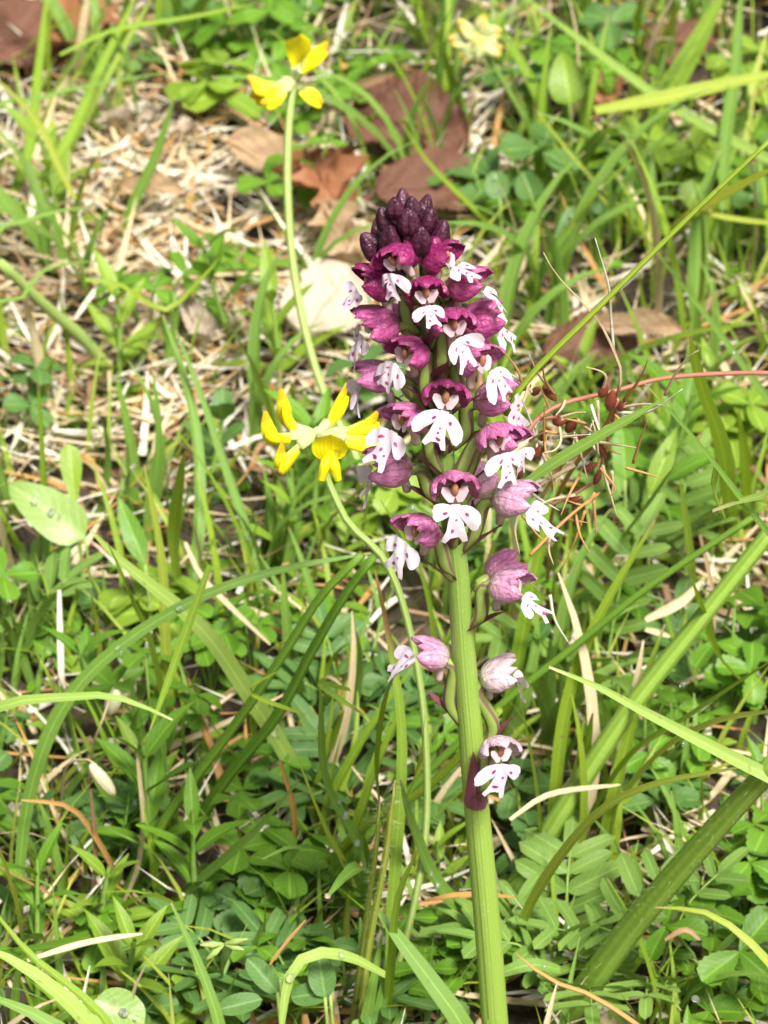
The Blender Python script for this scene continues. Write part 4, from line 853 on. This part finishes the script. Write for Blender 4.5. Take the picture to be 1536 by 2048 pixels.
MARKS = [(ground(a_, b_)[:2], t_) for a_, b_, t_ in [(60, 100, 'by the pinkish dead leaf'), (200, 430, 'by the leafy bright seedling'), (350, 300, 'in the bleached litter'), (400, 600, 'by the stone'), (650, 400, 'by the rusty oak leaf'), (650, 610, 'by the whitish dead leaf'), (540, 150, 'under the upper yellow head'), (820, 265, 'by the dark red dead leaf'), (960, 130, 'by the faded flower head'), (1010, 450, 'behind the orchid tip'), (1130, 330, 'by the large blurred green leaf'), (1330, 220, 'under the level lime blade'), (1480, 60, 'at the far grass blades'), (1440, 400, 'by the hanging bluish blade'), (1280, 560, 'behind the forked dry bristles'), (1400, 650, 'by the wide dewy blade'), (1500, 900, 'by the broad flat blade'), (1180, 800, 'behind the dry seed head'), (1180, 1000, 'under the dry seed head'),
 (900, 700, 'behind the flower spike'), (900, 1000, 'behind the lower flowers'), (620, 850, 'behind the nearer yellow head'), (640, 1100, 'below the nearer yellow head'), (250, 800, 'by the thick pale stalk'), (60, 800, 'by the long slanting straw'), (100, 1050, 'by the large pale oval leaf'), (330, 1100, 'by the bluish blades'), (200, 1280, 'under the arching blade'), (450, 1350, 'by the broad pale blade'), (600, 1350, 'by the twin dark stalks'), (60, 1480, 'by the level pale blade'), (220, 1500, 'under the papery buds'), (180, 1720, 'by the orange dry blade'), (60, 1880, 'at the foot of the arching blade'), (330, 1830, 'by the kinked blade'), (150, 2010, 'by the very broad pale blade'), (480, 1950, 'by the pale green pods'), (640, 1900, 'by the low arch blade'), (480, 1680, 'behind the wide bluish leaf'), (660, 1600, 'by the bright green blade'), (770, 1800, 'by the hairy stems'), (860, 1600, 'by the bowed vetch stem'), (980, 1850, 'at the orchid foot'), (1000, 1300, 'by the low orchid flowers'), (1100, 1600, 'by the narrow pointed blade'), (1200, 1350, 'by the slender olive stalk'), (1400, 1250, 'by the thick green stalk'), (1400, 1500, 'by the pale spear blade'), (1130, 1900, 'by the fresh vetch leaf'), (1330, 1800, 'by the very thick stem'), (1480, 1750, 'by the toothed medick'), (1400, 2000, 'by the arching lime blade'), (768, 2300, 'in front of the orchid'), (200, 2300, 'in front of the broad pale blade'), (1400, 2300, 'in front of the very thick stem'), (-200, 600, 'past the left litter'), (-200, 1400, 'past the level pale blade'), (1750, 600, 'past the red dry stem'), (1750, 1400, 'past the pale spear blade'), (300, -150, 'past the pinkish dead leaf'), (800, -150, 'past the upper yellow head'), (1300, -150, 'past the far grass blades')]]
SHORT = {('clover', 0): 'mid green clover', ('clover', 1): 'yellow green clover', ('clover', 2): 'dull bluish clover', ('clover', 3): 'low flat green clover', ('medick', 0): 'green medick with toothed leaflets', ('medick', 1): 'bluish medick with toothed leaflets', ('medick', 2): 'taller green medick with toothed leaflets', ('shoot', 0): 'bright seedling with narrow leaves', ('shoot', 1): 'tall darker seedling with narrow leaves', ('shoot', 2): 'tiny bright seedling with narrow leaves', ('shoot', 3): 'bluish seedling with oval leaves', ('vetch', 0): 'short pale vetch with oblong leaflets', ('vetch', 1): 'bluish vetch with oblong leaflets', ('vetch', 2): 'taller pale vetch with oblong leaflets', ('tuft', 0): 'tuft of seven fine grass blades', ('tuft', 1): 'tuft of six grass blades', ('tuft', 2): 'dense tuft of nine short grass blades', ('tuft', 3): 'sparse tuft of five long grass blades'}
def place(kind, idx, x, y, sc=1.0, rz=None, label=None):
    pr = PROTO[kind][idx]; key = (kind, idx)
    o = copy_tree(pr); o.location = (x*S, y*S, gh(x, y)*S); o.rotation_euler = (random.uniform(-.12, .12), random.uniform(-.12, .12), random.uniform(0, 6.28) if rz is None else rz); o.scale = (sc, sc, sc)
    if label: tag(o, label, LAB[key][1])
    else:
        mk_ = min(MARKS, key=lambda q: (q[0][0]-x)**2+(q[0][1]-y)**2)[1]
        tag(o, SHORT[key]+' growing '+mk_, LAB[key][1], SHORT[key]+' plants '+mk_)
    return o
def topx(x, y, z=0.0):
    d = np.array([x, y, z])-cam_pos; return 768+FPX*np.dot(d, rgt)/np.dot(d, fwd), 1024-FPX*np.dot(d, upv)/np.dot(d, fwd)
def litter(px, py):
    return max(math.exp(-(((px-320)/360)**2+((py-500)/420)**2)**1.5), math.exp(-(((px-680)/190)**2+((py-480)/230)**2)**1.5), 0.85*math.exp(-(((px-850)/150)**2+((py-320)/150)**2)**1.5), math.exp(-(((px-100)/190)**2+((py-80)/130)**2)**1.5), .7*math.exp(-(((px-1180)/120)**2+((py-700)/90)**2)**1.5))
# named plants the photograph picks out
HP = [('vetch', 0, 40, 1330, 1.25, 'grey green vetch leaf spray with rounded leaflets at the left edge'), ('vetch', 1, 690, 1440, 1.25, 'bluish vetch leaves behind the twin dark stalks'), ('vetch', 0, 1130, 1950, 1.3, 'fresh vetch leaf with fan of oblong leaflets beside the very thick stem'),
      ('vetch', 2, 1290, 2010, 1.05, 'vetch with half open young leaflets right of the very thick stem'), ('vetch', 2, 1200, 1390, 1.35, 'vetch with long upright leaflets under the dry seed head'), ('vetch', 1, 1410, 1420, 1.2, 'vetch with bluish dewy leaflets behind the pale spear blade'), ('vetch', 1, 620, 2060, 1.3, 'vetch with dark bluish leaflets at the low arch blade'), ('vetch', 1, 470, 2000, 1.2, 'vetch with two dark oval leaflets beside the kinked blade'),
      ('shoot', 0, 235, 790, 1.5, 'lush bright seedling on the straw beside the thick pale stalk'), ('shoot', 1, 480, 720, 1.5, 'upright seedling next to the stone and dead leaf'), ('shoot', 0, 560, 800, 1.6, 'seedling with long green leaves by the upper vetch stem'), ('shoot', 1, 1270, 1090, 1.9, 'tall broad-leaved shoot under the dry seed head'), ('shoot', 1, 310, 1760, 1.5, 'leafy shoot among the blades by the orange dry blade'), ('shoot', 0, 120, 470, 1.6, 'leafy bright seedling in the pale litter'),
      ('shoot', 2, 190, 1900, 1.5, 'small shoot beneath the dark green blade'), ('shoot', 0, 260, 2040, 1.4, 'fresh shoot between the broad pale blade and the kinked one'), ('shoot', 1, 400, 1880, 1.3, 'shoot with glossy leaves at the kinked blade'), ('shoot', 1, 620, 1080, 1.5, 'green shoot below the yellow flower head'), ('shoot', 0, 570, 1180, 1.4, 'bright shoot left below the yellow flower head'), ('shoot', 3, 400, 1010, 1.6, 'oval-leaved seedling beside the slim bluish blade'),
      ('clover', 1, 800, 310, 1.5, 'bright clover in front of the dark dead leaf'), ('clover', 0, 500, 160, 1.5, 'green clover left of the upper yellow head'), ('clover', 1, 430, 250, 1.5, 'lime clover over the pale litter'), ('clover', 0, 650, 310, 1.3, 'clover on top of the rusty dead leaf'), ('clover', 0, 620, 450, 1.2, 'small clover beside the rusty oak leaf'), ('clover', 2, 1000, 460, 1.5, 'dewy bluish clover behind the orchid tip'), ('clover', 1, 1270, 420, 1.6, 'lime clover beside the thin lime blade'), ('clover', 0, 1130, 240, 1.5, 'clover right below the faded flower head'),
      ('medick', 0, 1490, 1830, 1.5, 'toothed medick at the right edge above the arching lime blade'), ('medick', 2, 1430, 2020, 1.5, 'toothed medick in the lower right corner'), ('medick', 1, 1320, 1690, 1.4, 'toothed medick behind the very thick stem'), ('medick', 0, 560, 1870, 1.4, 'toothed medick left of the hairy stems'), ('medick', 2, 1280, 1620, 1.3, 'toothed medick under the wide lime blade'), ('medick', 0, 880, 2040, 1.3, 'toothed medick at the orchid foot')]
for kind, idx, px, py, sc, lab in HP:
    p = ground(px, min(py, 2090)); place(kind, idx, p[0], p[1], sc, label=lab)
# scattered plants
PL = []; tries = 0; TAKEN = []
NUM = {'clover': 85, 'medick': 50, 'shoot': 55, 'vetch': 7, 'tuft': 190}; left = dict(NUM)
while sum(left.values()) and tries < 9000:
    tries += 1
    y = -4+52*random.random()**1.25; hw = 8.2+0.17*max(0, y); x = random.uniform(-hw, hw)
    px, py = topx(x, y); kind = random.choice([k for k in left if left[k] > 0]); lt = litter(px, py-40)
    if random.random() < lt*0.93: continue
    pr = 1.0
    if kind == 'clover': pr = .9 if (py < 480 and px > 380) else .25
    if kind == 'medick': pr = .95 if py > 1300 else .3
    if kind == 'shoot': pr = .8 if (py > 900 or px < 600) else .3
    if kind == 'vetch': pr = .8 if py > 900 else .15
    if kind == 'tuft': pr = .75 if (px > 1000 or (px < 280 and py < 400)) else .6
    if random.random() > pr: continue
    if any((x-a)**2+(y-b)**2 < .55 for a, b in TAKEN): continue
    if math.hypot(x-1.9, y) < .6 : continue
    sc = random.uniform(.8, 1.4); 
    if y < 1.0: sc *= .6
    TAKEN.append((x, y)); left[kind] -= 1
    PL.append(place(kind, random.randrange(len(PROTO[kind])), x, y, sc))
for L_ in PROTO.values():
    for o in L_:
        for ch in list(o.children):
            for g in list(ch.children): bpy.data.objects.remove(g)
            bpy.data.objects.remove(ch)
        bpy.data.objects.remove(o)

bpy.context.view_layer.update()
for _ in range(240):                                  # dew on the scattered plants
    ch = random.choice([c for c in random.choice(PL).children_recursive if c.name.split('.')[0] in ('leaflet', 'leaf', 'blade')])
    v = ch.data.vertices[random.randrange(len(ch.data.vertices)//2, len(ch.data.vertices))]; nm = ch.matrix_world.to_3x3() @ v.normal
    if nm.z < 0: nm = -nm
    maybe_drop(np.array(ch.matrix_world @ v.co)/S, np.array(nm))
# large pale leaf and other single leaves
def single_leaf(px, py, Y, dirpx, Lpx, Wpx, shape, mat, label, curl=.2, fold=.15, drops=0, serr=0):
    tip = ground(px, py, 2.4 if py > 900 else 1.8); e = pxcm(tip); d = unit(rgt*dirpx[0]+upv*-dirpx[1]+np.array([0, 0, 0.0])); nn = unit(unit(cam_pos-tip)+np.array([0, 0, .4]))
    g = tip.copy(); g[2] = gh(tip[0], tip[1])-.1; root = tag(empty('broad_leaf_plant', g), label, 'leaf')
    mb = MB(); leaf(mb, tip, d, nn, Lpx*e, Wpx*e, shape, curl, fold, 12, 7, serr); mb.build('leaf', mat, root, g)
    mb = MB(); mb.tube([g, g*.5+tip*.5+np.array([0.05, 0.05, 0]), tip], [.045, .04, .03], 6, 8); mb.build('petiole', 'stem_pale', root, g)
    for _ in range(drops): maybe_drop(tip+d*Lpx*e*random.uniform(.2, .85)+nn*.03, nn)
single_leaf(170, 1075, 4.5, (-.75, -.55), 190, 105, 'ovate', 'leaf_pale', 'large pale dewy oval leaf at the left edge', drops=3)
single_leaf(150, 1010, 5.5, (-.1, -1), 125, 50, 'obov', 'leaf_bright', 'yellow green spoon-shaped leaf beside the large pale one')
single_leaf(290, 1130, 5, (-.35, -.9), 150, 44, 'lance', 'leaf_green', 'green tongue-shaped leaf by the large pale oval one')
single_leaf(190, 2000, .6, (.55, .25), 110, 90, 'ellip', 'leaf_pale', 'rounded wet shining leaf in the lower left', drops=3)
single_leaf(555, 1985, .2, (-.6, -.7), 92, 46, 'ellip', 'leaf_blue', 'dull bluish oval leaf pointing up beside the kinked blade', fold=.3)
single_leaf(435, 2020, .0, (.95, -.25), 92, 44, 'ellip', 'leaf_blue', 'dull bluish oval leaf lying level beside the kinked blade', fold=.3)
single_leaf(650, 1995, .1, (-.15, -1), 82, 56, 'ellip', 'leaf_blue', 'dark oval leaf inside the low arch blade', fold=.2)
single_leaf(660, 1985, -.3, (-1, .1), 80, 48, 'ellip', 'leaf_blue', 'dark oval leaf lying level inside the low arch blade', fold=.2)
single_leaf(560, 1960, .1, (-1, .2), 60, 46, 'ellip', 'leaf_blue', 'dark oval leaf left of the low arch blade', fold=.2)
single_leaf(1250, 960, 3.4, (-.05, -1), 105, 46, 'oblong', 'leaf_green', 'upright blunt leaf under the blade across the seed head')
single_leaf(1300, 990, 3.4, (.35, -.9), 150, 44, 'lance', 'leaf_bright', 'lance-shaped bright leaf leaning right by the tall shoot')
single_leaf(1000, 400, 16, (-.2, -1), 60, 50, 'ellip', 'leaf_blue', 'dark round dewy leaf behind the orchid tip', drops=3)
single_leaf(1065, 400, 16, (-.3, -.9), 62, 62, 'ovate', 'leaf_blue', 'dark folded leaf behind the orchid tip', fold=.5)
single_leaf(1120, 490, 12, (.35, -.9), 85, 36, 'oblong', 'leaf_blue', 'narrow dewy dark leaf right of the orchid tip', drops=3)
single_leaf(1140, 210, 24, (-.15, -1), 110, 80, 'ovate', 'leaf_bright', 'large blurred yellow green leaf beside the faded head')
# drooping papery buds on the left
for px, py, a, lab, stempts in ((226, 1405, 1.25, 'pale papery bud hanging above the lower left blades', [(170, 1640), (185, 1500), (205, 1440)]), (205, 1560, 1.05, 'yellowish papery bud hanging below the paler one', [(120, 1680), (130, 1540), (180, 1520)])):
    W = rooted(path(stempts, 'g', 0, lambda q: 3.2)); c = ground(px, py, 3.0); e2 = pxcm(c); ro = tag(empty('papery_bud', W[0]), lab, 'flower bud')
    mb = MB(); mb.tube(W+[c+np.array([-.08 if px < 215 else .02, 0, .3])], [.03, .03, .025, .02], 6, 14); mb.build('stalk', 'straw', ro, W[0])
    mb = MB(); mb.ellipsoid(c, rgt*math.cos(a)*(-1 if px > 215 else 1)-np.array([0, 0, math.sin(a)]), (32 if px > 215 else 46)*e2, (17 if px > 215 else 15)*e2, 10, 8, tip=.1); mb.build('bud', 'papery', ro, W[0])
# small green seed pods at the bottom
pr0 = ground(440, 2010); sp_ = tag(empty('vetch_seed_pods', pr0), 'cluster of small pale green pods beside the kinked blade', 'seed pods'); hub = at(448, 1888, .2)
mb = MB(); mb.tube([pr0-np.array([0, 0, .1]), pr0*.5+hub*.5, hub], [.03, .03, .025], 6, 8); mb.build('stem', 'stem_green', sp_, pr0)
for a_, b_ in ((400, 1890), (412, 1920), (495, 1878), (488, 1900)):
    q = at(a_, b_, .1); mb = MB(); mb.tube([hub, hub*.5+q*.5, q], [.02, .06, .015], 8, 9); mb.build('pod', 'stem_pale', sp_, pr0)

# ------------------------------------------------------------------ dead leaves and stone
def dead_leaf(px, py, Lpx, Wpx, ang, mat, label, lobed=False, lift=.25, tilt=0.0, Z=.5):
    p = ground(px, py); p = ground(px, py, Z+.75); e = pxcm(p); d = np.array([math.cos(ang), math.sin(ang), tilt]); L, Wd = Lpx*e, Wpx*e
    root = tag(empty('dead_leaf', p), label, 'dead leaf'); mb = MB(); rows, cols = 44, 13; dn = unit(d); nn = unit(np.array([0, -.5, .9])); nn = unit(nn-dn*np.dot(nn, dn)); cr = np.cross(dn, nn); G, uv = [], []; ph = random.random()*6
    for i in range(rows+1):
        t = i/rows; wd = Wd/2*max(.04, prof('ellip', t))
        if lobed: wd *= .66+.30*math.sin(t*22+ph)+.08*math.sin(t*51)
        row = []
        for j in range(cols):
            q = -1+2*j/(cols-1); hgt = lift*(abs(q)**1.6*.5+.35*math.sin(t*4+ph)+.16*math.sin(t*9+q*3+ph)+.10*math.sin(t*17+q*7)+.05*math.sin(t*31-q*13))
            row.append(p+dn*(t-.5)*L+cr*q*wd*(1+.06*math.sin(i*2.3+ph))+nn*hgt); uv.append(((q+1)/2, t))
        G.append(row)
    mb.grid(G, uv); mb.build('leaf', mat, root, p)
    mb = MB(); mid = [np.array(G[i][cols//2])+nn*.01 for i in range(0, rows+1, 4)]; mb.tube([mid[0]-dn*.3]+mid, [.05, .045, .035, .02, .01], 6, 20); mb.build('midrib', mat, root, p)
dead_leaf(60, 70, 330, 180, .35, 'dead_brown', 'large pinkish brown dead leaf at the back of the left turf', lift=.8, Z=.5)
dead_leaf(165, 60, 240, 120, 1.0, 'dead_rust', 'rusty dead leaf behind the tall leaning blades', lift=.7, Z=.7)
dead_leaf(820, 265, 260, 190, -.5, 'dead_brown', 'dark red brown dead leaf behind the orchid tip', lift=.9, Z=.4)
dead_leaf(880, 380, 270, 150, .2, 'dead_brown', 'dark brown dead leaf under clover right behind the orchid tip', lift=.5, Z=.25)
dead_leaf(560, 320, 220, 100, -.5, 'dead_tan', 'tan dead leaf left of the rusty oak leaf', lift=.6, Z=.5)
dead_leaf(650, 380, 240, 190, -1.3, 'dead_rust', 'rusty lobed oak leaf lying behind the orchid', True, lift=.9, Z=.6)
dead_leaf(690, 480, 210, 130, -1.2, 'dead_tan', 'tan lobed dead leaf end left of the orchid tip', True, lift=.7, Z=.5)
dead_leaf(650, 610, 260, 170, 1.2, 'dead_pale', 'bleached whitish dead leaf left of the orchid flowers', lift=.4, Z=.4)
dead_leaf(345, 270, 130, 44, .1, 'dead_pale', 'bleached leaf fragment in the left litter', True, lift=.5, Z=.2)
dead_leaf(260, 240, 120, 50, .6, 'dead_pale', 'pale curled leaf fragment at the back of the left litter', True, lift=.6, Z=.1)
dead_leaf(400, 650, 150, 55, -1.2, 'dead_pale', 'pale narrow dead leaf beside the upright seedling', lift=.4, Z=.4)
dead_leaf(300, 380, 140, 50, -.3, 'dead_tan', 'narrow tan leaf fragment in the left litter', lift=.4, Z=.4)
dead_leaf(1180, 700, 200, 130, .3, 'dead_brown', 'dark dead leaf behind the dry seed head', lift=.5, Z=.2)
dead_leaf(1350, 90, 170, 110, .2, 'dead_brown', 'brown dead leaf between far grass blades', lift=.5, Z=.2)
dead_leaf(1210, 190, 110, 60, 1.3, 'dead_rust', 'small rusty leaf beside the large blurred green leaf', lift=.4, Z=.5)
dead_leaf(1280, 660, 180, 60, -.3, 'dead_tan', 'long tan dead leaf behind the broad flat blade', lift=.4, Z=.5)
p = ground(400, 600); mb = MB(); mb.ellipsoid(p+np.array([0, 0, .1]), (1, .3, .15), .85, .6, 16, 12)
mb.v = [tuple(np.array(v)+np.array([.05*math.sin(v[0]*7+v[2]*5), .05*math.cos(v[1]*6+v[0]*3), .06*math.sin(v[0]*5+v[1]*9)])) for v in mb.v]
tag(mb.build('stone', 'stone', None, p), 'small grey tan stone half buried beside the upright seedling', 'stone')

# ------------------------------------------------------------------ stuff nobody could count
def scatter_region(far=False):
    while True:
        y = -8+62*random.random()**1.2; hw = 10.5+.2*max(0, y); x = random.uniform(-hw, hw)
        return x, y
def stuff_blades(name, n, mats, hmin, hmax, wmin, wmax, label, cat, flat, pfun):
    mb = MB(); i = 0; k = 0
    while i < n and k < n*20:
        k += 1; x, y = scatter_region(); px, py = topx(x, y)
        if random.random() > pfun(px, py): continue
        i += 1; az = random.random()*6.283; L = random.uniform(hmin, hmax); W_ = random.uniform(wmin, wmax); b0 = random.uniform(*flat); dz = np.array([math.cos(az), math.sin(az), 0]); q = np.array([x, y, gh(x, y)+(random.uniform(0, .55) if flat[0] > 1 else -.05)]); Q = []
        bend = random.uniform(.2, 1.3)*(1 if flat[0] < 1 else random.choice((-1, 1))*random.uniform(.1, .9))
        for j in range(5):
            Q.append(q.copy()); a = b0+bend*j/4; q = q+(dz*math.sin(a)+np.array([0, 0, math.cos(a)]))*L/4
            if q[2] < gh(q[0], q[1]): q[2] = gh(q[0], q[1])+.02
        Q = np.array(Q); t = np.linspace(0, 1, 5); T = tangents(Q); sd = unit(np.cross(dz, [0, 0, 1])); N = [np.cross(sd, tt) for tt in T]
        mb.ribbon(Q, W_*np.maximum(.06, 1-t**2), N, .35, m=random.randrange(len(mats)), cols=3)
    tag(mb.build(name, mats), label, cat, None, 'stuff')
stuff_blades('fine_grass', 3200, ['grass_mid', 'grass_teal', 'grass_lime', 'grass_olive'], .9, 3.0, .06, .17, 'fine short grass filling the gaps of the turf', 'grass', (.05, .6), lambda a, b_: .06+.94*(1-litter(a, b_)))
stuff_blades('straw_litter', 6000, ['straw', 'straw_white', 'straw_brown', 'straw', 'straw_white', 'straw', 'straw_orange'], .8, 3.4, .04, .2, 'tangled dry straw litter on the soil', 'litter', (1.2, 1.62), lambda a, b_: .16+.84*litter(a, b_))
mb = MB()                                            # tiny creeping leaves
for _ in range(2600):
    x, y = scatter_region(); px, py = topx(x, y)
    if random.random() < litter(px, py)*.85: continue
    az = random.random()*6.283; h = abs(random.gauss(0, .3)); L = random.uniform(.25, .7); d = np.array([math.cos(az), math.sin(az), random.uniform(-.3, .5)])
    leaf(mb, (x, y, gh(x, y)+h), d, (random.uniform(-.4, .4), random.uniform(-.6, .2), 1), L, L*random.uniform(.35, .7), 'ellip', .3, .25, 4, 3, m=random.choice((0, 0, 1, 2)))
tag(mb.build('creeping_ground_leaves', ['leaf_green', 'leaf_blue', 'leaf_bright']), 'tiny creeping leaves carpeting the soil between larger plants', 'ground cover', None, 'stuff')
mb = MB()
for _ in range(4200):
    x, y = scatter_region(); px, py = topx(x, y)
    if math.sin(x*1.1+1)*math.cos(y*.8) < .1: continue
    for _k in range(3):
        az = random.random()*6.283; q = np.array([x+random.gauss(0, .12), y+random.gauss(0, .12), gh(x, y)]); leaf(mb, q, (math.cos(az)*.5, math.sin(az)*.5, 1), (math.cos(az), math.sin(az), -.3), random.uniform(.2, .4), .06, 'lance', .8, .2, 3, 3)
tag(mb.build('moss', 'moss'), 'yellowish green moss in patches on the soil', 'moss', None, 'stuff')

# ------------------------------------------------------------------ dew drops
mbd = MB(); mbd.ellipsoid((0, 0, 0), (0, 0, 1), .8, 1.0, 12, 8); o = mbd.build('dew_drop', 'water'); dm = o.data; bpy.data.objects.remove(o)
for p, nrm, r in DROPS:
    o = bpy.data.objects.new('dew_drop', dm); C.objects.link(o); o.location = Vector((p+nrm*r*.55)*S); o.rotation_euler = Vector(nrm).to_track_quat('Z', 'Y').to_euler(); o.scale = (r, r, r)
    tag(o, 'clear round dew drop sitting on a grass blade or leaf', 'dew drop', 'dew drops on leaves and blades')
